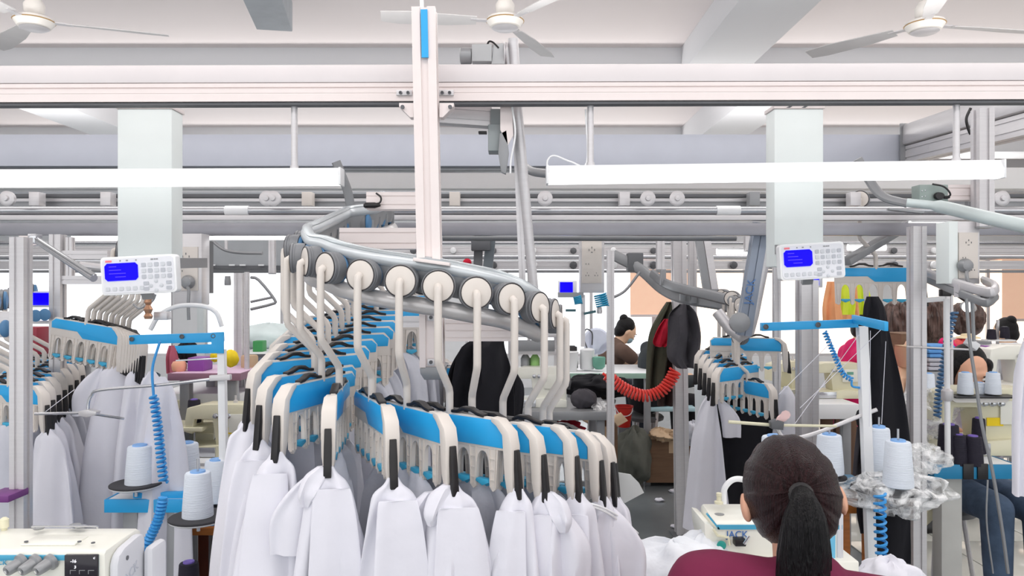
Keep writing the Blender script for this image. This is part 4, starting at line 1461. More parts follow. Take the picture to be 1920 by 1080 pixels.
# right stand
RD = 2.75
t = T('thread_stand', 'right thread stand with leaning white post, angled blue arms and thread guides', 'thread stand', V((px(1636, 1050, RD).x, RD, 0)))
a = px(1616, 612, RD)
b2 = V((px(1645, 1080, RD).x, RD, .02))
t.add('post', MB().bar(b2, a, .034, .03, up=BK), white_p, bev=.002)
t.add('foot', MB().box((b2.x, RD, .01), (.24, .24, .02)), white_p, bev=.003)
bar_ = t.add('blue_arm', MB().bar(px(1427, 613, RD), px(1606, 606, RD), .03, 15 / F * RD), blue, bev=.001)
t.add('blue_arm', MB().bar(px(1600, 598, RD), px(1662, 612, RD - .35), .012, .03), blue, bev=.001)
for x, y in ((1436, 613), (1534, 609)):
    t.add('bolt', MB().lathe(px(x, y, RD - .018), -BK, [(.010, 0), (.010, .002), (.007, .003), (.006, .001)], 12), grey_d, parent=bar_)
t.add('guide_rod', MB().tube([px(1366, 791, RD - .1), px(1448, 797, RD - .1)], .006, 8), beige)
t.add('guide_rod', MB().tube([px(1440, 797, RD - .1), px(1568, 799, RD - .08)], .005, 8), beige)
t.add('bent_rod', MB().tube(smooth([px(1455, 800, RD - .1), px(1466, 818, RD - .1), px(1478, 824, RD - .1), px(1530, 812, RD - .05), px(1612, 780, RD), px(1644, 768, RD)], 4), .0075, 8), alu)
t.add('clamp', MB().prism([(-.02, -.014), (.02, -.018), (.024, .01), (0, .018), (-.022, .01)], px(1458, 797, RD - .13), RT, UP, BK * .03), grey_d, bev=.001)
t.add('tied_rag', MB().loft([[px(1458 + 3 * i + 4 * cos(th) * (1 + i * .6) * (1 if i < 4 else .6), 793 - 3 * i + 4 * sin(th) * (.7 + i * .3), RD - .12 + .01 * cos(th)) for th in [k * pi / 4 for k in range(8)]] for i in range(6)]), mat('pale_pink_cloth', (240, 206, 204), .85))
for i, (x0, y0, x1, y1) in enumerate(((1610, 628, 1490, 795), (1655, 615, 1500, 765), (1632, 620, 1630, 800), (1661, 640, 1653, 795), (1560, 640, 1460, 740))):
    one('thread_strand', MB().tube([px(x0, y0, RD - .03), px(x1, y1, RD - .06)], .0011, 5), cloth_w,
        'white thread strand %s on the right stand\'s blue arms' % ['slanting longest', 'slanting from the tip', 'beside the post', 'over black cloth', 'before the grey post'][i], 'thread', px(x1, y1, RD - .06), 'thread strands of the right stand')
gc = 'white thread cones of the right stand'
cone(1453, 900, 815, 58, 2.75, 'white thread cone half hidden behind the seated woman\'s hair on its left side', gc)
cone(1555, 888, 812, 52, 2.8, 'white thread cone just right of the seated woman\'s head', gc, spin=14)
cone(1648, 905, 798, 46, 2.8, 'tall white thread cone on the film-wrapped stand, rear one', gc, spin=16)
cone(1684, 912, 824, 54, 2.62, 'front white thread cone on the film-wrapped stand, steel spindle', gc, spin=20)
tray(1660, 914, 120, 2.72, 'round tray under the film beneath the two right cones')
tray(1556, 892, 60, 2.82, 'small tray under the cone beside the seated woman')
tray(1456, 902, 60, 2.78, 'tray hidden behind the seated woman under the left cone')
# crumpled clear film round the tray
def crumple(name, label, cat, c, rx, ry, rz, m, amp=.3, seed=0, base=None, n=40, mm=22, group=None, sharp=20, kind=None):
    r_ = random.Random(seed)
    ph = [r_.uniform(0, 6) for _ in range(12)]
    c = V(c)
    rings = []
    for i in range(mm + 1):
        v = -pi / 2 + pi * i / mm
        ring = []
        for j in range(n):
            u = 2 * pi * j / n
            k = 1 + amp * (.5 * sin(3 * u + ph[0] + 2 * v) + .3 * sin(5 * v + ph[1] + 2 * u) + .35 * sin(7 * u + 3 * v + ph[2]) + .25 * sin(11 * u - 5 * v + ph[3]) + .2 * sin(9 * v + 4 * u + ph[4]))
            k += r_.uniform(-.04, .04) * amp * 2
            ring.append(c + V((rx * cos(v) * cos(u) * k, ry * cos(v) * sin(u) * k, rz * sin(v) * (1 + (k - 1) * .7))))
        rings.append(ring)
    return one(name, MB().loft(rings, caps=True), m, label, cat, base, group, kind, sharp=sharp)


crumple('plastic_film', 'crumpled clear plastic film wrapped round the right cone tray', 'plastic film', px(1678, 905, 2.72) - UP * .035, .175, .13, .07, film, .28, 3, n=64, mm=30, sharp=12)
crumple('plastic_film', 'crumpled clear film beside the long black garment at right', 'plastic film', px(1732, 775, 3.3), .13, .1, .1, film, .35, 8, n=40)
crumple('plastic_film', 'crumpled clear film hanging at the right end of the cone tray', 'plastic film', px(1735, 860, 2.8), .08, .06, .05, film, .35, 9, n=40)


# ------------------------------------------------------------ machines
def machine(c, rz, label, group, m=beige, tag_=None, panel=False, s=1.0):
    """industrial overlock head, base centre c, front towards -y at rz = 0"""
    t = T('sewing_machine', label, 'sewing machine', (0, 0, 0), group)
    base = MB()
    base.prism([(-.20, 0), (.20, 0), (.20, .05), (.08, .07), (-.20, .05)], (0, -.1, 0), RT, UP, BK * .2)
    t.add('bed', base, m, bev=.004)
    body = MB().prism([(-.03, .05), (.2, .05), (.2, .25), (.17, .28), (-.1, .28), (-.19, .26), (-.2, .2), (-.2, .13), (-.16, .12), (-.15, .2), (-.05, .2)], (0, -.07, 0), RT, UP, BK * .14)
    b_ = t.add('arm', body, m, bev=.006)
    t.add('head_plate', MB().prism([(-.06, -.05), (.06, -.05), (.06, .05), (-.06, .05)], (.1, -.075, .18), RT, UP, -BK * .006), ivory, parent=b_, bev=.002)
    for i in range(3):
        t.add('tension_knob', MB().lathe((-.03 + i * .035, -.072, .22), -BK, [(.014, 0), (.014, .01), (.009, .012), (.009, .026), (.003, .028)], 12), chrome, parent=b_)
    t.add('handwheel', MB().lathe((.2, 0, .17), RT, [(.045, .005), (.055, .012), (.055, .03), (.03, .034), (.012, .038)], 20), grey_d)
    t.add('needle_bar', MB().tube([(-.175, 0, .12), (-.175, 0, .06)], .006, 8), chrome)
    t.add('presser_foot', MB().box((-.175, -.01, .058), (.03, .05, .01)), chrome, bev=.002)
    t.add('looper_cover', MB().box((-.1, -.105, .03), (.16, .01, .05)), chrome, bev=.002)
    t.add('spool_pin', MB().lathe((.05, 0, .28), UP, [(.012, 0), (.012, .012), (.006, .014), (.006, .04)], 10), alu)
    if tag_:
        t.add('warning_label', MB().box((.02, -.0745, .14), (.07, .002, .035)), tag_)
    if panel:
        t.add('display', MB().box((.1, -.083, .2), (.05, .003, .022)), mat('lcd_green', (110, 170, 150), .3))
    t.o.location = c
    t.o.rotation_euler.z = rz
    t.o.scale = (s, s, s)
    return t


# front-left white and blue overlock
MD = 1.5
zt = px(0, 1033, MD).z
x1 = px(197, 0, MD).x
x0 = px(-190, 0, MD).x
t = T('overlock_machine', 'white and blue overlock machine with black touch panel at the lower left corner', 'sewing machine', ((x0 + x1) / 2, MD + .1, .8))
prof = [(0, -.255), (0, -.006), (.006, 0), (.02, .0), (.09, .003), (.13, .003), (.145, -.006), (.145, -.255)]
body = MB().prism([(p[0], p[1]) for p in prof], (x0, MD, zt), BK, UP, RT * (x1 - x0))
bd = t.add('body', body, ivory, bev=.006)
t.add('top_cover', MB().prism([(0, 0), (px(125, 0, MD).x - px(20, 0, MD).x, 0), (px(125, 0, MD).x - px(20, 0, MD).x, .004), (0, .004)], (px(20, 0, MD).x, MD + .028, zt + .0005), RT, UP, BK * .05), ivory, parent=bd, bev=.0015)
t.add('wire_handle', MB().tube(smooth([V((px(12, 0, MD).x, MD + .09, zt + .018)), V((px(20, 0, MD).x, MD + .08, zt + .024)), V((px(130, 0, MD).x, MD + .08, zt + .024)), V((px(136, 0, MD).x, MD + .09, zt + .018))], 4), .002, 6), chrome)
for x, y in ((28, .035), (130, .035), (160, .028)):
    t.add('screw', MB().lathe((px(x, 0, MD).x, MD + y, zt + .006), UP, [(.004, 0), (.004, .002), (.001, .002)], 8), grey_d)
for x, y in ((75, .12), (92, .11), (14, .1)):
    t.add('oil_window', MB().lathe((px(x, 0, MD).x, MD + y, zt + .012), UP, [(.010, 0), (.012, .003), (.006, .004)], 16), grey_m)
fw = x1 - x0
t.add('blue_bezel', MB().prism([(0, 0), (fw - .012, 0), (fw - .012, -.22), (fw - .024, -.22), (fw - .024, -.010), (0, -.010)], (x0, MD - .003, zt - .008), RT, UP, BK * .004), teal, bev=.0005)
tp = px(123, 1039, MD - .002)
tq = px(185, 1100, MD - .002)
pnl = t.add('touch_panel', MB().box(((tp.x + tq.x) / 2, MD - .003, (tp.z + tq.z) / 2), (tq.x - tp.x, .008, tp.z - tq.z)), glass_k, bev=.002)
glow = mat('panel_digits', (232, 232, 240), .4, emit=.7)
lettering(t, pnl, '-16', px(132, 1055, MD - .008), RT, UP, .009, glow, 'digits')
lettering(t, pnl, '3', px(139, 1066, MD - .008), RT, UP, .008, glow, 'digits')
lettering(t, pnl, 'C', px(175, 1048, MD - .008), RT, UP, .005, glow, 'digits')
for i in range(3):
    t.add('touch_key', MB().prism([(0, 0), (.012, 0), (.012, -.0012), (.0012, -.0012), (.0012, -.008), (0, -.008)], px(131 + i * 17, 1069, MD - .0075), RT, UP, BK * .0006), grey_m, parent=pnl)
for i, x in enumerate((33, 60, 88)):
    p = px(x, 1062, MD)
    k_ = t.add('tension_knob', MB().lathe(p + V((.012, 0, .012)), V((-.45, -1, -.35)), [(.016, 0), (.0165, .008), (.012, .011), (.0115, .022), (.0105, .034), (.009, .036), (.004, .034)], 20), grey_m)
    t.add('knob_tip', MB().lathe(p + V((.012, 0, .012)) + V((-.45, -1, -.35)).normalized() * .035, V((-.45, -1, -.35)), [(.004, 0), (.004, .003), (.001, .003)], 8), chrome, parent=k_)
lettering(t, bd, 'JACK', px(-15, 1059, MD - .004), RT, UP, .013, teal)
# end cover
ec_ = [(.0, -.255), (0, -.03), (.008, -.012), (.03, -.002), (.09, .004), (.105, .002), (.115, -.01), (.115, -.255)]
t.add('end_cover', MB().prism(ec_, (x1 + .001, MD + .01, zt - .004), BK, UP, RT * .020), mat('pale_grey_cover', (214, 216, 222), .4, var=.01), bev=.008)
t.add('cover_screw', MB().lathe((x1 + .0215, MD + .045, zt - .03), RT, [(.004, -.002), (.005, .001), (.002, .001)], 10), grey_d)
lettering(t, None, 'JACK', (x1 + .0218, MD + .03, zt - .085), (0, 1, .3), (0, -.3, 1), .028, mat('emboss_grey', (190, 194, 204), .4))
t.add('motor_housing', MB().box((x1 + .034, MD + .14, zt - .145), (.024, .07, .23)), mat('pale_grey_cover', (214, 216, 222), .4), bev=.012)
t.add('base', MB().box(((x0 + x1) / 2, MD + .07, .83), (x1 - x0 + .1, .22, .06)), ivory, bev=.005)
t.add('thread_post', MB().lathe(px(8, 1001, MD + .12), UP, [(.012, 0), (.012, .004), (.006, .006), (.006, .012), (.009, .014), (.009, .032), (.004, .036)], 14), beige)
t = T('work_table', 'white table top under the overlock machine at the lower left', 'table', ((x0 + x1) / 2, MD + .1, 0))
t.add('tabletop', MB().box(((x0 + x1) / 2, MD + .12, .775), (.9, .5, .05)), white_p, bev=.004)
for sx in (-.4, .4):
    for sy in (-.08, .32):
        t.add('leg', MB().bar(((x0 + x1) / 2 + sx, MD + sy, 0), ((x0 + x1) / 2 + sx, MD + sy, .75), .04, .04, up=BK), grey_m, bev=.003)

# machine in front of the seated woman
JD = 2.05
p = px(1345, 983, JD)
q = px(1585, 983, JD)
t = T('overlock_machine', 'white and blue machine with lettering in front of the seated woman', 'sewing machine', ((p.x + q.x) / 2, JD + .1, .8))
bd = t.add('body', MB().prism([(0, -.13), (0, -.004), (.004, 0), (.03, .004), (.15, .012), (.17, 0), (.17, -.13)], (p.x - .004, JD, p.z), BK, UP, RT * (q.x - p.x)), ivory, bev=.005)
t.add('side_cover', MB().prism([(-.02, 0), (0, -.02), (.0, -.14), (-.012, -.14), (-.034, -.03), (-.036, .004)], (p.x, JD + .0, p.z), RT, UP, BK * .15), ivory, bev=.003)
t.add('blue_corner', MB().prism([(-.004, .002), (.006, -.012), (.003, -.014), (-.03, .026), (-.026, .03)], (p.x, JD - .004, p.z), RT, UP, BK * .012), teal)
t.add('blue_band', MB().prism([(0, 0), (q.x - p.x - .01, 0), (q.x - p.x - .01, -.012), (0, -.012)], (p.x, JD - .004, p.z - .001), RT, UP, BK * .004), teal)
lettering(t, bd, 'JACK', (p.x + .024, JD - .002, p.z - .036), RT, UP, .026, mat('letter_blue', (70, 120, 190), .4))
t.add('blue_panel', MB().box((px(1548, 0, JD).x, JD - .003, px(0, 1022, JD).z), (.05, .006, .07)), mat('panel_blue', (110, 190, 226), .35), bev=.002)
t.add('end_cover', MB().box((px(1575, 0, JD).x, JD + .06, px(0, 1005, JD).z), (.022, .13, .14)), mat('pale_grey_cover', (214, 216, 222), .4), bev=.01)
t.add('green_dial', MB().lathe(px(1352, 1022, JD - .005), -BK, [(.012, 0), (.013, .004), (.009, .006)], 18), mat('dial_teal', (30, 150, 140), .4))
t.add('needle_group', MB().box(px(1386, 1015, JD - .01), (.03, .03, .02)), black, bev=.003)
t.add('needle_screw', MB().tube([px(1395, 1020, JD - .03), px(1405, 1005, JD - .03)], .004, 8), chrome)
t.add('lever', MB().tube([px(1338, 992, JD - .01), px(1345, 1004, JD - .01), px(1366, 1008, JD - .01), px(1368, 1022, JD - .01)], .004, 6), beige)
t.add('top_knob', MB().lathe(px(1348, 944, JD + .1), UP, [(.013, 0), (.013, .006), (.007, .008), (.0065, .02), (.008, .022), (.008, .03), (.003, .032)], 14), beige)
t.add('oil_window', MB().lathe((px(1362, 0, JD).x, JD + .07, p.z + .004), UP, [(.012, 0), (.014, .003), (.007, .004)], 16), grey_m)
t.add('suction_tube', MB().tube(smooth([px(1357, 944, JD + .1), px(1358, 918, JD + .1), px(1370, 902, JD + .1), px(1386, 898, JD + .1), px(1404, 905, JD + .1), px(1420, 930, JD + .1)]), .0085, 10), white_p)
t.add('base', MB().box(((p.x + q.x) / 2, JD + .08, .83), (q.x - p.x + .05, .22, .06)), ivory, bev=.005)
t = T('work_table', 'white table holding the lettered machine before the seated woman', 'table', ((p.x + q.x) / 2, JD + .1, 0))
t.add('tabletop', MB().box(((p.x + q.x) / 2 - .14, JD + .08, .775), (.72, .5, .05)), white_p, bev=.004)
for sx in (-.42, .12):
    for sy in (-.12, .28):
        t.add('leg', MB().bar(((p.x + q.x) / 2 + sx, JD + sy, 0), ((p.x + q.x) / 2 + sx, JD + sy, .75), .04, .04, up=BK), grey_m, bev=.003)
sheer = mat('sheer_white_cloth', (236, 240, 246), .75, bump=.5, bscale=16)
crumple('cloth_bundle', 'sheer white cloth heap on the table left of the seated woman', 'cloth', px(1262, 1078, 2.0), .16, .12, .09, sheer, .16, 5, sharp=60)
crumple('cloth_bundle', 'thin white cloth slope rising to the lettered machine', 'cloth', px(1318, 1050, 2.08), .08, .08, .075, sheer, .14, 6, sharp=60)
crumple('cloth_bundle', 'bright white cloth heap right of the seated woman\'s shoulder', 'cloth', px(1668, 1092, 2.2), .09, .08, .07, cloth_w, .22, 7, sharp=60)
crumple('cloth_bundle', 'small white cloth at the table edge near the right bend garments', 'cloth', px(1190, 1082, 1.95), .05, .05, .03, cloth_w, .15, 11, sharp=60)
one('box_edge', MB().box(px(1186, 1066, 1.95), (.03, .04, .012), Matrix.Rotation(.2, 3, 'Y')), blue, 'small blue block beside the white cloth in front', 'block', px(1186, 1069, 1.95), bev=.002)

# right table and big overlock
t = table(1752, 1905, 871, 3.0, .62, 'blue-edged white table at right with grey leg, black cones on it', edge=mat('edge_blue', (30, 130, 176), .45), group=None, legs=False, th=.055)
for x in (1789, 2010):
    q = px(x, 900, 3.05)
    t.add('leg', MB().bar((q.x, q.y + .05, 0), (q.x, q.y + .05, px(0, 871, 3.0).z - .055), .085, .07, up=BK), mat('leg_grey', (188, 188, 184), .45), bev=.004)
    t.add('foot_bar', MB().bar((q.x, 3.0, .03), (q.x, 3.6, .03), .06, .05), grey_m, bev=.004)
t.add('brace', MB().bar(px(1700, 1003, 3.2), px(1768, 940, 3.2), .03, .04), beige)
for x in (1815, 1842):
    t.add('black_strap', MB().box(px(x, 884, 2.988), (.042, .01, .062)), black, bev=.001)
tz = t.o.location
ztab = px(0, 871, 3.0).z
machine((px(1850, 0, 3.2).x, 3.25, ztab), 0, 'cream overlock machine with yellow tag on the blue-edged right table', None, beige, yellow, s=1.0)
gk = 'black thread cones on the right table'
for x, yb, yt, w, d, lab in ((1779, 858, 794, 40, 3.05, 'black thread cone nearest the white pole on the right table'), (1797, 872, 813, 30, 3.02, 'black thread cone with violet core, front left of the pair'),
                             (1824, 876, 816, 36, 3.02, 'black thread cone with violet core, front right of the pair'), (1835, 850, 782, 26, 3.12, 'black thread cone with violet core behind the front pair')):
    cone(x, min(yb, 872), yt, w, d, lab, gk, thread_k, core_v)
t = T('thread_pole', 'slim white pole rising from the right table with clamps', 'pole', px(1777, 868, 3.0))
t.add('pole', MB().tube([px(1777, 868, 3.0), px(1775, 560, 3.0)], .011, 12), white_p)
t.add('clamp', MB().lathe(px(1776, 742, 3.0) - UP * .02, UP, [(.016, 0), (.022, .01), (.022, .04), (.014, .05)], 12), alu)
t.add('cross_rod', MB().tube([px(1700, 650, 3.0), px(1830, 656, 3.0)], .004, 8), alu)
t.add('guide_clip', MB().box(px(1822, 645, 3.0), (.05, .03, .03), Matrix.Rotation(.6, 3, 'Y')), white_p, bev=.004)
t = T('cone_shelf', 'thin dark-edged shelf carrying white cones before the bowed woman', 'shelf', px(1838, 745, 3.15))
t.add('shelf_plate', MB().box(px(1838, 742, 3.15), (.27, .12, .006)), black)
t.add('under_plate', MB().prism([(-.13, 0), (.13, 0), (.11, -.02), (-.1, -.02)], px(1838, 746, 3.12), RT, UP, BK * .06), white_w)
t.add('support', MB().tube([px(1838, 750, 3.2), px(1838, 871, 3.2)], .01, 8), alu)
for x, lab in ((1810, 'white cone on the shelf below the bowed woman\'s left cheek'), (1862, 'white cone on the shelf at the right of the bowed woman\'s face')):
    cone(x, 739, 697, 28, 3.15, lab, 'white cones on the thin shelf')
cone(1836, 739, 716, 24, 3.2, 'small white cone between the two taller ones on the shelf', 'white cones on the thin shelf')
for k_, (pts_, lab) in enumerate((([(1812, 560), (1818, 640), (1830, 720), (1842, 800), (1862, 890), (1880, 1000), (1890, 1075)], 'long grey hose hanging in front of the bowed woman at right'),
                               ([(1862, 1075), (1850, 980), (1852, 900)], 'thin grey cord falling past the jeans at right'))):
    one('grey_hose', MB().tube(smooth([px(x, y, 2.7) for x, y in pts_]), .006 if k_ == 0 else .003, 8), grey_m, lab, 'hose', px(*pts_[-1], 2.7), 'grey hoses')
t = T('work_lamp', 'small lit work lamp glowing above the bowed woman', 'lamp', px(1815, 575, 3.3))
t.add('shade', MB().lathe(px(1818, 570, 3.3), V((-.5, -.4, -.6)), [(.012, -.03), (.02, 0), (.034, .02), (.03, .022)], 16), alu)
t.add('bulb', MB().ell(px(1814, 576, 3.28), (.022, .022, .022)), lampm)
t.add('arm', MB().tube(smooth([px(1818, 570, 3.3), px(1790, 552, 3.3), px(1772, 550, 3.2)]), .006, 8), black)
t.add('clip', MB().box(px(1772, 549, 3.2), (.04, .03, .03)), black, bev=.003)
t.add('clip', MB().box(px(1848, 556, 3.2), (.05, .03, .03)), black, bev=.003)
t.add('rod', MB().tube([px(1770, 548, 3.2), px(1870, 560, 3.2)], .005, 8), grey_m)
# swooping rails top right
t = T('double_track', 'pale double track curving round in front of the right socket column', 'track', px(1800, 545, 3.0))
t.add('rail', MB().tube(smooth([px(1712, 500, 3.2), px(1760, 520, 3.0), px(1820, 540, 2.8), px(1858, 548, 2.7), px(1866, 536, 2.75), px(1845, 526, 2.9)]), .012, 8, flat=1.6, up=UP), alu)
t.add('rail', MB().tube(smooth([px(1712, 512, 3.2), px(1760, 533, 3.0), px(1815, 556, 2.8), px(1850, 568, 2.7), px(1868, 556, 2.75)]), .010, 8, flat=1.6, up=UP), grey_m)
t.add('tie', MB().box(px(1800, 545, 2.86), (.03, .03, .05)), alu)
t = T('white_box', 'blank white box mounted beside the right socket column', 'box', px(1778, 528, 3.05))
t.add('case', MB().box(px(1777, 510, 3.05), (.06, .06, .075)), white_p, bev=.004)
t.add('arm', MB().bar(px(1710, 565, 3.05), px(1770, 560, 3.05), .02, .02), white_p, bev=.002)


# ------------------------------------------------------------ mid-ground things
def carton(x0, x1, y0, y1, d, dep, label, m=card, open_=False, group='cardboard boxes', rz=0.0):
    a, b2 = px(x0, y1, d), px(x1, y0, d)
    w, h = b2.x - a.x, b2.z - a.z
    c = V(((a.x + b2.x) / 2, d + dep / 2, a.z))
    t = T('cardboard_box', label, 'box', c, group)
    wl = MB()
    th = .008
    for s in (-1, 1):
        wl.box(c + V((s * (w / 2 - th / 2), 0, h / 2)), (th, dep, h))
        wl.box(c + V((0, s * (dep / 2 - th / 2), h / 2)), (w - 2 * th, th, h))
    wl.box(c + UP * th / 2, (w - 2 * th, dep - 2 * th, th))
    t.add('walls', wl, m)
    for s in (-1, 1):
        if open_:
            t.add('flap', MB().prism([(0, 0), (s * w * .42, h * .16), (s * w * .42, h * .17), (0, .008)], c + V((s * w / 2, -dep / 2, h)), RT, UP, BK * dep), card_l)
        else:
            t.add('flap', MB().box(c + V((s * w / 4, 0, h + .004)), (w / 2 - .002, dep, .006)), m)
    t.add('tape', MB().box(c + V((0, -dep / 2 - .001, h * .85)), (.05, .002, h * .3)), card_l)
    t.o.rotation_euler.z = rz
    return t


carton(1212, 1308, 826, 905, 6.0, .4, 'large brown cardboard box standing on the floor behind the tall post', open_=False)
crumple('paper_scrap', 'torn light cardboard and paper lying on the large brown box', 'paper', px(1240, 815, 6.05), .12, .12, .05, card_l, .3, 21, sharp=30)
crumple('cloth_bundle', 'pale grey cloth bundle on the large box beside the post', 'cloth', px(1298, 812, 5.9), .09, .09, .09, cloth_g, .2, 22, sharp=60)
carton(1112, 1158, 800, 868, 5.2, .35, 'open brown box under the steel table in the hall middle', open_=True)
crumple('cloth_heap', 'olive grey cloth heap on the floor beside the large box', 'cloth', px(1190, 855, 6.0), .14, .15, .22, mat('heap_cloth', (104, 106, 98), .95, bump=.6, bscale=12), .2, 23, sharp=50)
t = table(960, 1146, 772, 4.6, .6, 'steel-grey table in the hall middle with bags on it', m=grey_m, edge=grey_m, group='work tables', th=.05)
crumple('charcoal_bag', 'round charcoal bag on the grey table in the hall middle', 'bag', px(1095, 748, 4.75), .085, .08, .062, cloth_c, .1, 24, sharp=60)
crumple('plastic_film', 'white crumpled film on the grey table end', 'plastic film', px(1130, 764, 4.7), .07, .07, .035, film, .3, 25)
crumple('crimson_heap', 'crimson cloth heap below the grey table', 'cloth', px(1062, 805, 4.9), .12, .12, .05, cloth_r, .25, 26, sharp=60)
t = T('steel_shelf', 'grey steel shelf unit behind the right bend of the curved track', 'shelf', V((px(1000, 0, 4.9).x, 4.95, 0)))
for y in (628, 660, 705):
    t.add('shelf_board', MB().box(px(1000, y, 4.9) + BK * .15, (.3, .34, .03)), alu, bev=.003)
t.add('drawer_front', MB().box(px(1000, 648, 4.88), (.28, .02, .07)), grey_m, bev=.003)
for x in (957, 1043):
    t.add('upright', MB().bar(V((px(x, 0, 4.9).x, 4.95, 0)), px(x, 615, 4.95), .03, .03, up=BK), alu)
for x, m, lab in ((985, grey_m, 'grey'), (1003, mat('pale_green', (150, 200, 120), .5), 'pale green')):
    one('canister', MB().lathe(px(x, 703, 4.95), UP, [(.03, 0), (.032, .01), (.032, .11), (.02, .13), (.01, .14)], 16), m, lab + ' canister on the steel shelf unit', 'canister', px(x, 703, 4.95), 'canisters on the steel shelf')
machine((px(1010, 0, 4.75).x, 4.85, px(0, 772, 4.6).z), 0, 'pale sewing machine on the grey table in the hall middle', 'distant sewing machines', ivory, s=.9)

# red bucket, stool, white urn, fan
o = px(1170, 800, 6.2)
t = T('bucket', 'orange-red plastic bucket beyond the grey table', 'bucket', o)
t.add('bucket_body', MB().lathe(o, UP, [(.05, 0), (.052, .004), (.07, .16), (.078, .165), (.078, .175), (.066, .172), (.05, .01)], 24), red_p)
t.add('handle', MB().tube(smooth([o + V((-.075, 0, .17)), o + V((-.05, -.06, .12)), o + V((0, -.08, .10)), o + V((.05, -.06, .12)), o + V((.075, 0, .17))]), .004, 6), white_p)
t.add('stand', MB().box(o - UP * .1, (.1, .1, .2)), grey_d, bev=.004)
c = px(1262, 765, 6.3)
t = T('stool', 'stool with pale teal seat near the tall post', 'stool', V((c.x, c.y + .15, 0)))
t.add('seat', MB().box(c + BK * .15 - UP * .015, (.4, .3, .035)), mat('teal_seat', (190, 226, 236), .4), bev=.01)
for sx in (-1, 1):
    for sy in (-1, 1):
        t.add('leg', MB().bar(V((c.x + sx * .16, c.y + .15 + sy * .11, 0)), V((c.x + sx * .12, c.y + .15 + sy * .08, c.z - .03)), .022, .022, up=BK), alu)
o = px(1090, 692, 6.2)
t = T('white_urn', 'white cylindrical canister on the far blue table', 'canister', px(1101, 692, 6.2))
o = px(1101, 692, 6.2)
t.add('urn_body', MB().lathe(o, UP, [(.055, 0), (.06, .01), (.06, .16), (.05, .17), (.02, .175)], 20), white_p)
t.add('hose', MB().tube(smooth([o + UP * .17, o + V((-.03, 0, .26)), o + V((-.01, 0, .33)), o + V((.04, 0, .3)), o + V((.04, 0, .2))]), .006, 6), grey_d)
table(1066, 1230, 700, 6.0, .7, 'pale green-edged far table before the window at centre', edge=mat('pale_green_edge', (170, 206, 190), .5), group='work tables', m=white_p)
crumple('black_cloth_heap', 'heap of black cloth in front of the far green-edged table', 'cloth', px(1125, 725, 5.4), .24, .15, .08, cloth_k, .25, 27, sharp=60)
o = px(1127, 662, 6.3)
t = T('table_fan', 'small desk fan with pale round cage before the window', 'fan', px(1127, 695, 6.3))
t.add('cage', MB().lathe(px(1118, 640, 6.3), -BK, [(.02, -.02), (.1, -.015), (.115, 0), (.1, .02), (.03, .04)], 24), mat('fan_cage', (206, 212, 232), .4, alpha=.7))
t.add('stem', MB().tube([px(1118, 655, 6.3), px(1120, 695, 6.3)], .012, 10), white_p)
t = T('green_tub', 'round green tub standing on the far table', 'tub', px(1123, 690, 6.1))
t.add('tub_body', MB().lathe(px(1123, 692, 6.15), UP, [(.03, 0), (.05, .02), (.055, .09), (.05, .1), (.04, .09)], 20), mat('tub_green', (110, 170, 150), .4))
for x, m, lab in ((1061, mat('dusty_pink', (170, 120, 130), .7), 'dusty pink'), (1073, black, 'black')):
    cone(x, 690, 648, 22, 6.2, lab + ' thread cone on the far table beside the right bend', 'distant cones', m, grey_d)
one('white_bin', MB().lathe(px(1070, 696, 6.15), UP, [(.05, 0), (.066, .16), (.06, .165)], 16), white_p, 'white bin behind the last hanger stems', 'bin', px(1070, 696, 6.15))
t = T('cable_bundle', 'bundle of blue-green cables hanging below the middle socket column', 'cables', px(1115, 580, 3.75))
t.add('cable', coil(MB(), [px(1125, 552, 3.7), px(1130, 575, 3.7)], .03, .004, 6), mat('cyan_cable', (40, 150, 190), .5))
t.add('cable', coil(MB(), [px(1082, 556, 3.7), px(1085, 570, 3.7)], .018, .004, 5), mat('cyan_cable', (40, 150, 190), .5))
t.add('crossbar', MB().bar(px(1046, 553, 3.72), px(1094, 553, 3.72), .03, .025), grey_m)
t.add('upright', MB().bar(px(1093, 650, 3.74), px(1093, 553, 3.74), .02, .02, up=BK), alu)
t.add('guide_plate', MB().box(px(1070, 582, 3.7), (.05, .02, .012)), mat('dark_teal', (50, 96, 104), .4))
t.add('guide_plate', MB().box(px(1106, 586, 3.7), (.06, .02, .012), Matrix.Rotation(-.2, 3, 'Y')), mat('dark_teal', (50, 96, 104), .4))
t.add('bottle', MB().lathe(px(1124, 588, 3.72), UP, [(.012, 0), (.014, .01), (.012, .03), (.005, .04)], 10), alu)

# boards, tables, machines right of the cluster
table(1360, 1612, 758, 4.5, .6, 'long white table behind the right thread stand', group='work tables', th=.09)
machine((px(1575, 0, 4.7).x, 4.8, px(0, 758, 4.5).z), 0, 'beige sewing machine with small green display on the long white table', 'distant sewing machines', beige, panel=True, s=.8)
machine((px(1500, 0, 4.7).x, 4.9, px(0, 758, 4.5).z), .5, 'beige sewing machine turned aside on the long white table', 'distant sewing machines', beige, s=.8)
for i, (x, w_) in enumerate(((1550, 22), (1575, 20), (1597, 16))):
    one('brown_board', MB().box(px(x, 830, 4.75), (w_ / F * 4.75, .03, .42)), mat('brown_board', (112, 84, 66), .7, stretch=(1, 1, .1)), 'brown wooden board %s below the long white table' % ['at the left', 'in the middle', 'at the right'][i], 'board', px(x, 892, 4.75), 'boards under the long table', bev=.003)
crumple('black_bag', 'black bag hanging from the end of the bent steel rod', 'bag', px(1622, 785, 2.95), .032, .03, .045, cloth_k, .12, 31, sharp=60)
cloth('black_garment', 'dark cloth hanging below the black bag behind the cone stand', 'garment', [(1620, 800, 14), (1620, 840, 18), (1618, 890, 20)], cloth_c, 3.0, .01, .02)
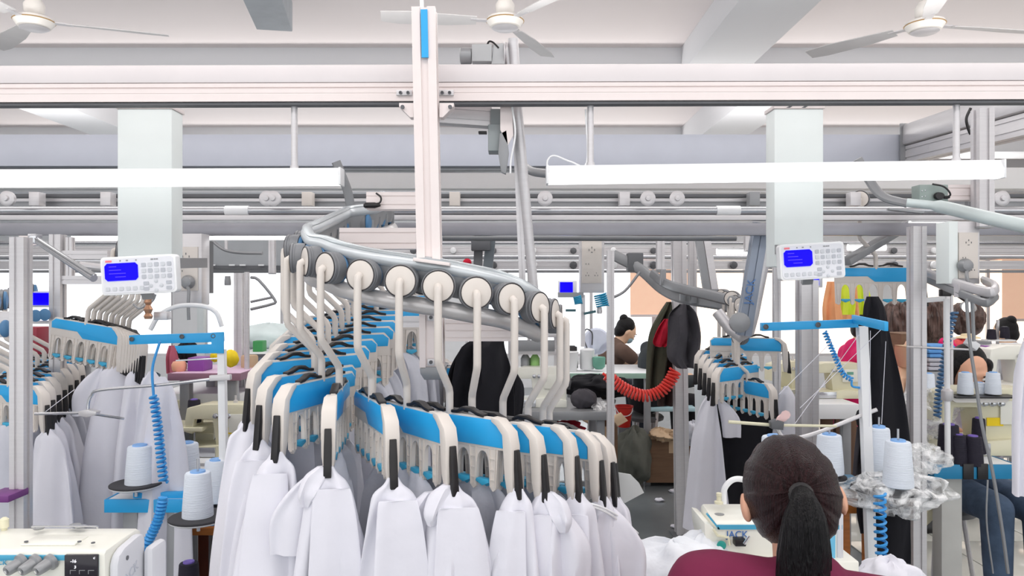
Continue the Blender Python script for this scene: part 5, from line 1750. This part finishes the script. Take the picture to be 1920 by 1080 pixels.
cloth('black_garment', 'black apron cloth hanging below the film-wrapped cone stand', 'garment', [(1668, 925, 28), (1672, 960, 36), (1674, 1010, 34), (1676, 1056, 30)], cloth_k, 2.85, .008, .012)
cloth('black_garment', 'narrow black flap left of the white stand post', 'garment', [(1618, 925, 10), (1618, 960, 12), (1622, 1000, 9)], cloth_k, 2.9, .004, .008)
t = T('wooden_stool', 'orange wooden stool behind the seated woman\'s shoulder at right', 'stool', V((px(1600, 0, 3.0).x, 3.1, 0)))
c = px(1598, 945, 2.95)
t.add('seat', MB().box(c + BK * .15 - UP * .02, (.22, .3, .04)), wood, bev=.008)
for sx in (-1, 1):
    for sy in (0, 1):
        t.add('leg', MB().bar(V((c.x + sx * .09, c.y + .03 + sy * .24, 0)), V((c.x + sx * .08, c.y + .03 + sy * .24, c.z - .04)), .045, .045, up=BK), wood, bev=.004)
t = T('white_tins', 'white cylinders under a blue edge behind the woman\'s head', 'tin', px(1590, 945, 3.0))
for i in range(2):
    t.add('tin_body', MB().lathe(px(1578 + i * 22, 944, 3.05), UP, [(.02, 0), (.022, .004), (.022, .06), (.02, .065)], 16), white_p)
t.add('blue_lid', MB().box(px(1590, 903, 3.05), (.075, .1, .035)), mat('edge_blue', (30, 130, 176), .45), bev=.003)

table(1690, 1900, 745, 4.6, .7, 'white table carrying folded cloth at right', group='work tables')
zz = px(0, 745, 4.6).z
for x, lab in ((1710, 'left of the post'), (1742, 'right of the post')):
    cone(x, 743, 699, 22, 4.68, 'white thread cone on the far right table just ' + lab, 'white cones on the far right table')
blf = mat('folded_blue_cloth', (98, 158, 222), .85, bump=.3)
for i in range(6):
    z0 = px(0, 690 - i * 8, 4.8).z
    m_ = blf if i > 2 else mat('folded_grey', (190, 190, 200), .85)
    one('folded_cloth', MB().box((px(1758 + (i % 2) * 2, 0, 4.8).x, 4.85, z0), (.17 - .01 * (i > 4), .2, .024)), m_,
        '%s folded cloth, %s of the stack at right' % ('blue' if i > 2 else 'grey', ['lowest', 'second from bottom', 'third from bottom', 'third from top', 'second from top', 'topmost'][i]), 'cloth', (px(1758, 0, 4.8).x, 4.85, z0 - .012), 'folded cloth stack', bev=.010)
one('stack_support', MB().box((px(1758, 0, 4.8).x, 4.85, (zz + px(0, 695, 4.8).z) / 2), (.2, .22, px(0, 695, 4.8).z - zz)), grey_m, 'grey box under the folded cloth stack', 'box', (px(1758, 0, 4.8).x, 4.85, zz), bev=.006)
carton(1690, 1735, 628, 680, 5.0, .25, 'brown cardboard box behind the blue folded cloth', group='cardboard boxes')
carton(1700, 1722, 652, 690, 4.7, .15, 'small pale carton below the brown box at right', m=card_l)
crumple('magenta_cloth', 'magenta cloth bundle beside the hanging hose at right', 'cloth', px(1775, 648, 5.0), .05, .05, .05, magenta, .2, 33, sharp=60)
crumple('red_cloth', 'coral red cloth bundle near the far right machines', 'cloth', px(1805, 645, 5.3), .06, .05, .04, mat('coral', (236, 96, 96), .8), .2, 34, sharp=60)
one('straw_hat', MB().lathe(px(1815, 634, 5.3), UP, [(.08, 0), (.075, .008), (.05, .014), (.04, .03), (.01, .034)], 20), mat('straw', (238, 220, 180), .7), 'pale round tray on the coral cloth bundle', 'tray', px(1815, 634, 5.3))
for i, (x, y, w_, h_) in enumerate(((1688, 605, 34, 40), (1745, 600, 30, 42), (1812, 598, 28, 30))):
    r_ = random.Random(40 + i)
    rings = []
    for a_ in range(15):
        f = a_ / 14
        ring = []
        for j in range(48):
            th = 2 * pi * j / 48
            k = (sin(pi * (.08 + .86 * f)) ** .5) * (1 + (.08 + .1 * f) * sin(j * 1.0 * 12 * 2 * pi / 48 + f * 5 + i) + .08 * sin(7 * th + 9 * f))
            ring.append(px(x, y + h_ - 2 * h_ * f, 5.8 + i * .05) + V((w_ / F * 5.8 * k * cos(th), .14 * k * sin(th), 0)))
        rings.append(ring)
    one('gathered_bundle', MB().loft(rings), mat('bronze_black', (96, 76, 70), .4, var=.75, scale=12, stretch=(5, 5, .5)),
        'dark bronze gathered cloth bundle, %s of the row before the bright window' % ['left', 'middle', 'right'][i], 'cloth bundle', px(x, y + h_, 5.8), 'dark gathered bundles', sharp=60)
table(1660, 1860, 640, 5.9, .5, 'shelf-height table under the dark gathered bundles', group='work tables', m=grey_m)
machine((px(1905, 0, 4.8).x, 4.8, px(0, 745, 4.6).z), 0, 'white and grey machine at the far right edge behind the bowed woman', 'distant sewing machines', ivory, s=1.1)
table(1850, 1990, 652, 5.6, .5, 'white table at the far right before the turned-away worker', group='work tables')
for x, yb, yt, lab in ((1859, 636, 617, 'left of the turned-away worker'), (1884, 634, 612, 'in front of the turned-away worker'), (1882, 668, 645, 'on the table nearest the far right machine')):
    cone(x, yb, yt, 17, 5.4, 'black thread cone ' + lab, 'far right black cones', thread_k, grey_d)
t = T('cone_rack', 'narrow white rack holding black cones at far right', 'rack', V((px(1880, 0, 5.4).x, 5.4, 0)))
t.add('rack_plate', MB().box(px(1872, 638, 5.4), (.2, .08, .01)), white_p)
t.add('rack_plate', MB().box(px(1882, 670, 5.4), (.1, .08, .01)), white_p)
t.add('upright', MB().bar(V((px(1871, 0, 5.4).x, 5.44, 0)), px(1871, 600, 5.44), .015, .015, up=BK), alu)
one('purple_crate', MB().box((px(1850, 0, 4.85).x, 4.85, zz + .15), (.05, .06, .30)), purple, 'purple crate end behind the bowed woman', 'crate', (px(1850, 0, 4.85).x, 4.85, zz), bev=.004)

# left mid-ground
table(288, 450, 738, 3.9, .5, 'white table behind the left thread stand with black cones below it', group='work tables', th=.05)
gk = 'large black cones behind the left stand'
for x, w_, lab in ((272, 34, 'behind the coiled hose, widest'), (305, 30, 'second beside the coiled hose'), (364, 26, 'between the steel guide and white post')):
    cone(x, 792, 748, w_, 3.7, 'black thread cone ' + lab, gk, thread_k, core_v)
one('cone_shelf', MB().box(px(320, 797, 3.75), (.42, .25, .02)), beige, 'beige shelf under the large black cones behind the left stand', 'shelf', px(320, 800, 3.75), bev=.004)
machine((px(410, 0, 3.6).x, 3.7, px(0, 868, 3.5).z), 0, 'beige overlock machine with yellow tag behind the left white post', None, beige, yellow, s=.9)
table(330, 470, 868, 3.5, .5, 'white table under the beige overlock behind the left stand', group='work tables')
machine((px(300, 0, 3.7).x, 3.95, px(0, 838, 3.8).z), .3, 'beige machine half hidden behind the white cones of the left stand', None, beige, s=.8)
table(250, 330, 838, 3.8, .4, 'small white table behind the rear cones of the left stand', group='work tables')
crumple('yellow_ball', 'bright yellow paper ball beside the left white post', 'ball', px(433, 672, 3.6), .036, .036, .042, yellow, .06, 51, sharp=60)
crumple('yellow_ball', 'smaller yellow bundle just left of the white post', 'ball', px(404, 668, 3.7), .025, .025, .028, yellow, .08, 52, sharp=60)
t = table(318, 450, 700, 3.8, .45, 'purple-edged shelf table with crates behind the left stand', edge=mat('mauve_edge', (150, 110, 130), .5), m=mat('mauve_top', (220, 190, 214), .5), group='work tables', th=.035)
z7 = px(0, 700, 3.8).z
one('purple_crate', MB().box((px(368, 0, 3.9).x, 3.95, z7 + .035), (.085, .12, .07)), purple, 'purple crate on the shelf table behind the left stand', 'crate', (px(368, 0, 3.9).x, 3.95, z7), bev=.004)
one('peach_tub', MB().lathe((px(336, 0, 3.9).x, 3.9, z7), UP, [(.03, 0), (.036, .01), (.038, .035), (.03, .05)], 18), mat('peach_plastic', (244, 178, 146), .5), 'peach round tub left of the purple crate', 'tub', (px(336, 0, 3.9).x, 3.9, z7))
cloth('pink_garment', 'dusty pink garment hanging behind the peach tub', 'garment', [(322, 648, 5), (322, 670, 10), (324, 700, 11)], mat('dusty_rose', (186, 96, 116), .8), 4.1, .01, .02)
crumple('black_bag', 'black bag behind the steel guide rods of the left stand', 'bag', px(352, 658, 4.2), .05, .05, .06, cloth_k, .2, 53, sharp=50)
crumple('green_plant', 'dark green cloth tuft behind the white gowns', 'cloth', px(262, 668, 3.9), .025, .03, .06, mat('dark_green', (54, 84, 66), .8), .3, 54, sharp=50)
one('green_box', MB().box(px(487, 650, 4.6), (.06, .08, .075)), green, 'green plastic box on the far counter left of the curved track', 'box', px(487, 662, 4.6), bev=.004)
table(432, 540, 664, 4.4, .6, 'far counter with green box left of the curved track', group='work tables', m=white_p, edge=grey_d)
crumple('dark_cloth', 'dark cloth and blue folds below the far counter', 'cloth', px(480, 682, 4.3), .14, .08, .03, mat('slate_cloth', (84, 92, 112), .9), .2, 55, sharp=60)
one('cardboard_roll', MB().lathe(px(468, 700, 4.1), UP, [(.04, 0), (.045, .01), (.045, .09), (.04, .1), (.015, .1)], 18), card_l, 'light brown cardboard roll below the far counter', 'roll', px(468, 700, 4.1))
carton(352, 398, 756, 800, 4.3, .3, 'brown cardboard box below the table behind the left stand')
t = T('wooden_table', 'orange wooden table at lower left behind the foremost cone tray', 'table', V((px(370, 0, 2.9).x, 3.1, 0)))
c = px(372, 990, 2.9)
t.add('tabletop', MB().box(c + BK * .2 - UP * .015, (.3, .4, .03)), wood, bev=.004)
for sx in (-1, 1):
    for sy in (0, 1):
        t.add('leg', MB().bar(V((c.x + sx * .11, c.y + .04 + sy * .3, 0)), V((c.x + sx * .11, c.y + .04 + sy * .3, c.z - .03)), .05, .05, up=BK), mat('dark_wood', (120, 56, 34), .5), bev=.004)
cone(354, 1130, 1052, 42, 2.5, 'black thread cone with violet core at the bottom edge below the cone tray', None, thread_k, core_v)
one('cone_stand_plate', MB().lathe(px(354, 1131, 2.5) - UP * .02, UP, [(.05, 0), (.05, .018), (.02, .018), (.012, .019)], 20), rubber, 'round plate under the lowest black cone', 'plate', px(354, 1131, 2.5) - UP * .02)
t = T('steel_pole', 'thin steel pole with bent tube arms behind the left of the curved track', 'pole', V((px(449, 0, 4.0).x, 4.0, 0)))
t.add('arm', MB().tube(smooth([px(470, 520, 4.0), px(485, 525, 4.0), px(515, 562, 4.0), px(510, 570, 4.0), px(470, 580, 4.0)], 3), .008, 8), grey_m)
t.add('arm', MB().tube([px(470, 566, 4.0), px(512, 557, 4.0)], .007, 8), grey_m)
t.add('pole', MB().tube([V((px(463, 0, 4.0).x, 4.0, 0)), px(463, 510, 4.0)], .014, 10), alu)
t.add('lamp_cup', MB().lathe(px(427, 535, 4.0), UP, [(.016, 0), (.018, .01), (.014, .05)], 12), grey_m)
crumple('white_cover', 'pale translucent cloth heap on the counter behind the left bend', 'cloth', px(505, 632, 4.9), .22, .15, .09, mat('pale_teal_cloth', (226, 240, 240), .8), .12, 56, sharp=60)
for x, y in ((16, 640), (10, 596)):
    pass
t = T('wheel_block', 'dark blue wheel in a grey bracket at the far left edge', 'wheel block', px(10, 640, 2.5))
t.add('bracket', MB().box(px(10, 608, 2.6), (.05, .03, .09)), alu, bev=.003)
t.add('wheel', MB().ell(px(10, 616, 2.55), (.018, .02, .03)), blue_d)
t = T('wheel_block', 'pair of blue wheels between the two left posts', 'wheel block', px(75, 605, 3.05))
t.add('bracket', MB().box(px(76, 604, 3.1), (.1, .03, .012)), alu, bev=.002)
t.add('wheel', MB().lathe(px(67, 592, 3.05), -BK, [(.018, -.01), (.025, 0), (.012, .006)], 18), blue_d)
t.add('wheel', MB().lathe(px(84, 590, 3.05), -BK, [(.018, -.01), (.025, 0), (.012, .006)], 18), blue_d)
one('maroon_box', MB().box(px(64, 640, 3.6), (.09, .1, .14)), mat('maroon_plastic', (150, 40, 60), .5), 'maroon box seen between the two left posts', 'box', px(64, 667, 3.6), bev=.004)
table(58, 126, 667, 3.5, .3, 'small dark table carrying the maroon box', m=grey_m, group='work tables')
table(1760, 1835, 656, 5.1, .4, 'pale table under the coral and magenta cloth', group='work tables')
one('purple_shelf', MB().box(px(12, 928, 2.4), (.08, .1, .022)), mat('plum', (120, 60, 130), .5), 'purple shelf edge at the far left among the garments', 'shelf', px(12, 935, 2.4), bev=.003)
# window blinds
for i, (x0, x1_, y0, y1_, lab) in enumerate(((1182, 1258, 492, 592, 'wide peach window blind behind the bent double track'), (1262, 1300, 492, 600, 'narrow peach window blind behind the tall post'), (1880, 1990, 470, 600, 'cream window blind at the far right'))):
    a, b2 = px(x0, y1_, 11.95), px(x1_, y0, 11.95)
    t = T('window_blind', lab, 'blind', ((a.x + b2.x) / 2, 11.965, a.z), 'window blinds on the back wall')
    t.add('sheet', MB().box(((a.x + b2.x) / 2, 11.965, (a.z + b2.z) / 2), (b2.x - a.x, .01, b2.z - a.z)), mat('peach_blind', (250, 206, 178), .8, emit=.35, var=.03))
    t.add('bottom_bar', MB().bar((a.x, 11.95, a.z), (b2.x, 11.95, a.z), .03, .04), alu_w)
    t.add('head_box', MB().bar((a.x, 11.96, b2.z), (b2.x, 11.96, b2.z), .06, .07), alu_w, bev=.01)
# scraps on the floor
for i, (x, y) in enumerate(((1262, 923), (1236, 940), (1268, 990), (1290, 1000), (1300, 960))):
    D_ = 1.6 * F / (y - 540)
    crumple('floor_scrap', 'small white scrap on the floor %s' % ['nearest the large box', 'left of the tall post', 'at the tall post foot', 'right of the tall post foot', 'between post and machine'][i], 'scrap', (px(x, y, D_).x, D_, .012), .035, .03, .012, cloth_w, .3, 60 + i, n=14, mm=8, group='scraps on the floor')


t = T('elevator_column', 'dark slate elevator bars hanging behind the foot of the cream post', 'elevator', px(905, 600, 3.9))
t.add('head_box', MB().box(px(902, 458, 3.9), (.1, .08, .07)), grey_d, bev=.004)
t.add('bar', MB().bar(px(922, 432, 3.9), px(905, 600, 3.9), .05, .04, up=BK), mat('slate_metal', (104, 112, 118), .4, .3))
t.add('bar', MB().bar(px(897, 470, 3.9), px(893, 590, 3.9), .045, .04, up=BK), grey_d)
t.add('arm', MB().tube(smooth([px(845, 436, 3.9), px(870, 446, 3.9), px(895, 444, 3.9), px(925, 452, 3.9)]), .012, 8), grey_m)
t.add('red_knob', MB().ell(px(876, 492, 3.8), (.022, .02, .02)), cloth_r)
t = T('cross_frame', 'aluminium crossbars between the left post and hanger rail', 'beam', px(150, 530, 3.1))
for y in (478, 525):
    t.add('crossbar', MB().profile(px(119, y, 3.1), px(205, y, 3.1), .03, .035), alu)
t.add('upright', MB().profile(px(132, 525, 3.1), px(132, 445, 3.1), .025, .025, up=BK), alu)
t = T('bent_bar', 'dark bent bar hanging beneath the lit strip of the white surround', 'bar', px(430, 470, 4.6))
t.add('bar', MB().tube(smooth([px(398, 452, 4.6), px(420, 468, 4.6), px(450, 474, 4.6), px(492, 475, 4.6)]), .016, 8, flat=.6), grey_m)
t.add('hanger_rod', MB().tube([px(424, 470, 4.6), px(424, 440, 4.6)], .01, 8), alu)
t = T('shaded_wall_sheet', 'grey sheet standing in for the shaded wall behind the white surround', 'panel', px(460, 492, 5.2))
t.add('panel', MB().box(px(465, 478, 5.2), (.62, .05, .2)), mat('shaded_wall_grey', (166, 170, 174), .5), bev=.004)  # added sheet, its grey stands in for wall in shade
t.add('lower_rail', MB().profile(px(385, 505, 5.2), px(545, 505, 5.2), .06, .05), grey_d)
for x in (398, 435, 455, 490, 512):
    t.add('white_chip', MB().box(px(x, 497, 5.15), (.04, .01, .01)), white_p)  # small white blocks set along the rail


# ------------------------------------------------------------ people
def blob(prims, voxel, grow=0.0):
    mb = MB()
    for p in prims:
        if p[0] == 'l':
            _, a, b2, ra, rb = p
            mb.limb(a, b2, ra + grow, rb + grow)
        else:
            _, c, r, R = p
            mb.ell(c, tuple(v + grow for v in r), R)
    return mb


def remesh(o, voxel, it=4):
    m = o.modifiers.new('Remesh', 'REMESH')
    m.mode = 'VOXEL'
    m.voxel_size = voxel
    m.use_smooth_shade = True
    s = o.modifiers.new('Smooth', 'SMOOTH')
    s.iterations = it
    s.factor = .5
    return o


def hand(prims, w, d, n, side, s=1.0, curl=.5):
    """w: wrist, d: hand direction, n: palm normal, side: towards the thumb"""
    d, n, side = V(d).normalized(), V(n).normalized(), V(side).normalized()
    p = w + d * .045 * s
    prims.append(('l', w, w + d * .075 * s, .022 * s, .026 * s))
    prims.append(('l', w + side * .015 * s, w + d * .08 * s + side * .022 * s, .015 * s, .014 * s))
    prims.append(('l', w - side * .015 * s, w + d * .075 * s - side * .025 * s, .015 * s, .013 * s))
    for i, L in enumerate((.072, .08, .074, .058)):
        o = w + d * .085 * s + side * (.028 - .018 * i) * s
        k1 = o + (d * cos(curl * .6) + n * sin(curl * .6)) * L * .5 * s
        k2 = k1 + (d * cos(curl * 1.4) + n * sin(curl * 1.4)) * L * .5 * s
        prims.append(('l', o, k1, .0095 * s, .0085 * s))
        prims.append(('l', k1, k2, .0085 * s, .007 * s))
    o = w + d * .025 * s + side * .025 * s
    k1 = o + (d * .6 + side * .8) * .035 * s
    prims.append(('l', o, k1, .012 * s, .0105 * s))
    prims.append(('l', k1, k1 + (d * .9 + side * .3 + n * .3).normalized() * .03 * s, .0105 * s, .0085 * s))


def person(label,  head, yaw, pitch, pelvis, hands, shirt, trousers, hairm, skinm=skin, style='bun', voxel=.009, sleeves='short', feet_y=.35, shoes=black, knees=None, roll=0.0, shrug=0.0, ear=.076, tilt=0.0, sw=.165, mask=False):
    """yaw: 0 looks away from the viewer (+y), 180 towards the viewer"""
    H = V(head)
    P = V(pelvis)
    f = V((sin(radians(yaw)), cos(radians(yaw)), 0))
    r = V((f.y, -f.x, 0))
    Ry = Matrix.Rotation(-radians(yaw), 3, 'Z')
    Rh = Ry @ Matrix.Rotation(radians(roll), 3, 'Y') @ Matrix.Rotation(-radians(pitch), 3, 'X')
    hf, hr, hu = Rh @ BK, Rh @ RT, Rh @ UP
    t = T('person', label, 'person', V((P.x, P.y, 0)))
    N = H - hu * .105 - hf * .02
    C7 = N - UP * .05 - f * .02
    S = [C7 + r * s * sw - UP * (.055 - shrug + s * tilt) for s in (-1, 1)]
    chest = C7.lerp(P, .36)
    waist = C7.lerp(P, .72)
    body = [('e', H, (.074, .093, .105), Rh), ('e', H - hu * .05 + hf * .025, (.055, .062, .062), Rh), ('e', H - hu * .088 + hf * .06, (.022, .02, .018), Rh),
            ('l', H + hf * .088 + hu * .01, H + hf * .106 - hu * .025, .008, .0135), ('e', H + hf * .08 + hu * .025, (.05, .016, .016), Rh),
            ('e', H + hf * .083 - hu * .05, (.024, .012, .012), Rh), ('l', H - hu * .06, C7 - UP * .02, .052, .06)]
    for s in (-1, 1):
        body += [('e', H + hr * s * ear - hu * .014 - hf * .004, (.011, .019, .032), Rh), ('e', H + hr * s * .038 + hf * .07 - hu * .02, (.02, .02, .02), Rh)]
    torso = [('l', S[0] + r * .02, S[1] - r * .02, .058, .058), ('e', chest, (.155, .105, .15), Ry), ('e', waist, (.135, .10, .12), Ry), ('l', C7 - UP * .02, C7 - UP * .1, .07, .09),
             ('e', P + UP * .02, (.165, .12, .12), Ry)]
    arms, up_arm, fore = [], [], []
    for i, s in enumerate((-1, 1)):
        hd = V(hands[i]) if hands[i] is not None else S[i] + f * .35 - UP * .25
        v = hd - S[i]
        L = min(v.length, .52)
        hd = S[i] + v.normalized() * L
        v = hd - S[i]
        m_ = S[i] + v * .5
        hh = math.sqrt(max(.0004, .275 ** 2 - (L / 2) ** 2))
        dn = (-UP + r * s * .55 - f * .3)
        dn = (dn - v.normalized() * dn.dot(v.normalized())).normalized()
        E = m_ + dn * hh
        up_arm.append(('l', S[i], E, .047, .039))
        fore.append(('l', E, hd, .038, .026))
        dd = (hd - E).normalized()
        hp = []
        nn = (-UP - dd * (-UP).dot(dd)).normalized()
        hand(hp, hd, dd, nn, (-r * s), 1.0, .5)
        arms += hp
    legs, feet = [], []
    for i, s in enumerate((-1, 1)):
        hip = P + r * s * .085
        K = V(knees[i]) if knees else hip + f * .4 + r * s * .04 - UP * .03
        A = V((K.x, K.y, .09)) - f * (-.02) + r * s * .0
        legs += [('l', hip, K, .085, .058), ('l', K, A, .057, .036)]
        feet.append((A, ('l', V((A.x, A.y, .045)) - f * .04, V((A.x, A.y, .035)) + f * .15, .04, .032)))
    allp = body + torso + up_arm + fore + arms + legs + [x[1] for x in feet]
    o = t.add('body', blob(allp, voxel), skinm)
    remesh(o, voxel, 3)
    cl = torso + [('l', C7 - UP * .045, C7 - UP * .11, .066, .095)]
    for i in range(2):
        a, e = up_arm[i][1], up_arm[i][2]
        if sleeves == 'long':
            cl += [('l', a, e, .054, .048), ('l', e, fore[i][2].lerp(e, .15), .046, .036)]
        elif sleeves == 'short':
            cl += [('l', a, a.lerp(e, .36), .056, .054)]
    o = t.add('shirt', blob(cl, voxel, .013), shirt)
    remesh(o, voxel * 1.1, 5)
    o = t.add('trousers', blob([('e', P - UP * .01, (.168, .125, .115), Ry)] + legs, voxel, .014), trousers)
    remesh(o, voxel * 1.2, 4)
    for A, p_ in feet:
        t.add('shoe', blob([p_], voxel, .012), shoes)
    for s in (-1, 1):
        e_ = t.add('eye', MB().ell(H + hr * s * .033 + hf * .083 + hu * .002, (.014, .01, .009), Rh, 12, 8), white_p)
        t.add('iris', MB().ell(H + hr * s * .033 + hf * .092 - hu * .002, (.0055, .003, .0055), Rh, 10, 6), black, parent=e_)
        t.add('eyebrow', MB().tube(smooth([H + hr * s * .018 + hf * .098 + hu * .024, H + hr * s * .035 + hf * .095 + hu * .029, H + hr * s * .052 + hf * .083 + hu * .022], 3), .0032, 6), hairm)
    if mask:
        t.add('mask', MB().ell(H - hu * .048 + hf * .062, (.05, .048, .045), Rh), mat('mask_blue', (170, 210, 226), .7))
    else:
        t.add('lips', MB().ell(H - hu * .052 + hf * .096, (.021, .006, .0075), Rh, 12, 8), mat('lips', (190, 100, 96), .5))
    if style != 'none':
        hp = [('e', H + hu * .026 - hf * .028, (.085, .09, .096), Rh), ('e', H - hu * .03 - hf * .045, (.076, .06, .075), Rh)]
        o = t.add('hair', blob(hp, voxel), hairm)
        remesh(o, .008, 4)
        if style == 'bun':
            t.add('hair_bun', MB().ell(H + hu * .075 - hf * .09, (.04, .04, .042), Rh), hairm)
        if style == 'long':
            for s in (-1, 1):
                t.add('hair_lock', MB().limb(H + hr * s * .07 + hu * .03, H + hr * s * .085 - hu * .2 - hf * .02, .035, .02), hairm)
    return t, dict(H=H, hf=hf, hr=hr, hu=hu, f=f, r=r, C7=C7, S=S, P=P, Rh=Rh)


def stool_under(P, label, m=grey_d):
    t = T('stool', label, 'stool', V((P.x, P.y, 0)), 'worker stools')
    z = P.z - .14
    t.add('seat', MB().lathe((P.x, P.y, z - .05), UP, [(.13, 0), (.16, .01), (.165, .035), (.15, .05)], 24), m)
    for k in range(4):
        a = pi / 4 + k * pi / 2
        t.add('leg', MB().tube([(P.x + cos(a) * .1, P.y + sin(a) * .1, z - .05), (P.x + cos(a) * .16, P.y + sin(a) * .16, 0)], .012, 8), alu)


# seated woman in front, seen from behind
WD = 1.5
Hc = px(1484, 932, WD)
t, J = person('woman seen from behind with dark ponytail and maroon top, seated at the lettered machine', Hc, 8, 24, (Hc.x - .02, 1.22, .60),
              [(Hc.x - .14, 1.66, .85), (Hc.x + .08, 1.66, .85)], mat('maroon_cloth', (112, 22, 62), .85, var=.08, bump=.25, bscale=18), mat('black_trousers', (30, 30, 36), .9), hair, skin, style='none', voxel=.007, roll=-7, shrug=.016, ear=.092, tilt=.02, sw=.195, sleeves='long')
H, hf, hr, hu = J['H'], J['hf'], J['hr'], J['hu']
kn = H - hf * .1 - hu * .0
ax = (kn - H).normalized()
ax = (ax * 1.0 - UP * .12).normalized()
A1 = ax.cross(UP).normalized()
A2 = A1.cross(ax).normalized()
rings = []
r_ = random.Random(5)
n = 120
ph = [r_.uniform(0, 6.28) for _ in range(8)]
jit = [r_.uniform(-.010, .010) for _ in range(n)]
for i in range(25):
    v = pi * .60 * (1 - i / 24) + .16
    ring = []
    for j in range(n):
        th = 2 * pi * j / n
        k = 1 + jit[j] * (.4 + .6 * i / 24) + .012 * sin(9 * th + ph[0]) + .010 * sin(17 * th + ph[1])
        d_ = (A1 * cos(th) + A2 * sin(th)) * sin(v) + ax * cos(v)
        # ellipsoid of the skull
        e = V((d_.dot(hr) / .0925, d_.dot(hf) / .108, d_.dot(hu) / .116))
        R_ = 1 / e.length
        ring.append(H - hf * .006 + hu * .008 + d_ * R_ * k)
    rings.append(ring)
t.add('hair_cap', MB().loft(rings), hair, sharp=80)
kp = H + ax * .104
t.add('hair_tie', MB().lathe(kp, ax, [(.02, -.006), (.0235, -.002), (.0235, .008), (.019, .012)], 24), black)
rings = []
pts = smooth([kp - ax * .005, kp + ax * .022 - UP * .006, kp + ax * .036 - UP * .045, kp + ax * .034 - UP * .11, kp + ax * .024 - UP * .2, kp + ax * .02 - UP * .3, kp + ax * .03 - UP * .38], 5)
wd = [.017, .022, .038, .048, .05, .044, .02]
th_ = [.016, .02, .028, .03, .028, .024, .01]
for i, p in enumerate(pts):
    f_ = i / (len(pts) - 1) * 6
    a_ = min(int(f_), 5)
    q = f_ - a_
    w_ = wd[a_] * (1 - q) + wd[a_ + 1] * q
    h_ = th_[a_] * (1 - q) + th_[a_ + 1] * q
    tt = (pts[min(i + 1, len(pts) - 1)] - pts[max(i - 1, 0)]).normalized()
    u_ = RT
    v_ = tt.cross(u_).normalized()
    rings.append([p + (u_ * cos(2 * pi * j / 90) * w_ + v_ * sin(2 * pi * j / 90) * h_) * (1 + 1.4 * jit[j] + .03 * sin(13 * 2 * pi * j / 90 + i * .05) + .02 * sin(5 * 2 * pi * j / 90 + i * .1)) for j in range(90)])
t.add('ponytail', MB().loft(rings), hairk, sharp=80)
stool_under(J['P'], 'round stool under the woman in maroon')

# far woman bending over her table
Hc = px(1174, 620, 7.0)
t, J = person('distant woman in brown short-sleeved top leaning over work by the window', Hc, 75, 38, (Hc.x - .22, 7.3, .66), [(Hc.x + .32, 7.3, .93), (Hc.x + .35, 7.05, .93)],
              mat('brown_top', (104, 82, 72), .9), mat('navy_trousers', (44, 48, 60), .9), hairk, skin_l, style='bun', voxel=.011, mask=True)
stool_under(J['P'], 'stool under the distant woman in brown')
# dark-clad worker with back turned
Hc = px(1252, 618, 6.4)
t, J = person('distant worker in black slate top bending behind the hanging clothes', Hc, 70, 40, (Hc.x - .18, 6.5, .64), [None, None], mat('slate_top', (46, 52, 56), .9), mat('black_trousers', (30, 30, 36), .9), hairk, skin_l, style='bun', voxel=.012, sleeves='long')
stool_under(J['P'], 'stool under the worker in the slate top')
# bowed woman at right
Hc = px(1816, 694, 3.62)
t, J = person('bowed woman with black hair facing us over the right overlock machine', Hc, 184, 27, (Hc.x + .06, 3.95, .60), [(Hc.x - .15, 3.42, .92), (Hc.x + .14, 3.42, .92)],
              mat('grey_top', (176, 170, 180), .9), denim, hairk, skin, style='long', voxel=.008, sleeves='long', shoes=mat('tan_shoe', (150, 110, 90), .6),
              knees=[(Hc.x + .16, 3.36, .60), (Hc.x - .02, 3.38, .60)])
stool_under(J['P'], 'stool under the bowed woman')
Hc = px(1884, 622, 6.5)
t, J = person('distant worker with dark bun turned away at the far right', Hc, 160 - 180, 20, (Hc.x, 6.4, .64), [None, None], mat('pale_shirt', (214, 214, 220), .9), mat('black_trousers', (30, 30, 36), .9), hairk, skin_l, style='bun', voxel=.012)
stool_under(J['P'], 'stool under the turned-away worker')
Hc = px(1629, 612, 4.95)
t, J = person('worker mostly hidden behind the long black garment, bare forearm reaching out', Hc, 92, 25, (Hc.x - .10, 5.02, .66), [(Hc.x + .34, 5.2, .98), tuple(px(1700, 662, 4.85))], magenta,
              mat('black_trousers', (30, 30, 36), .9), hairk, skin_l, style='bun', voxel=.012, sw=.13)
stool_under(J['P'], 'stool under the half-hidden worker')
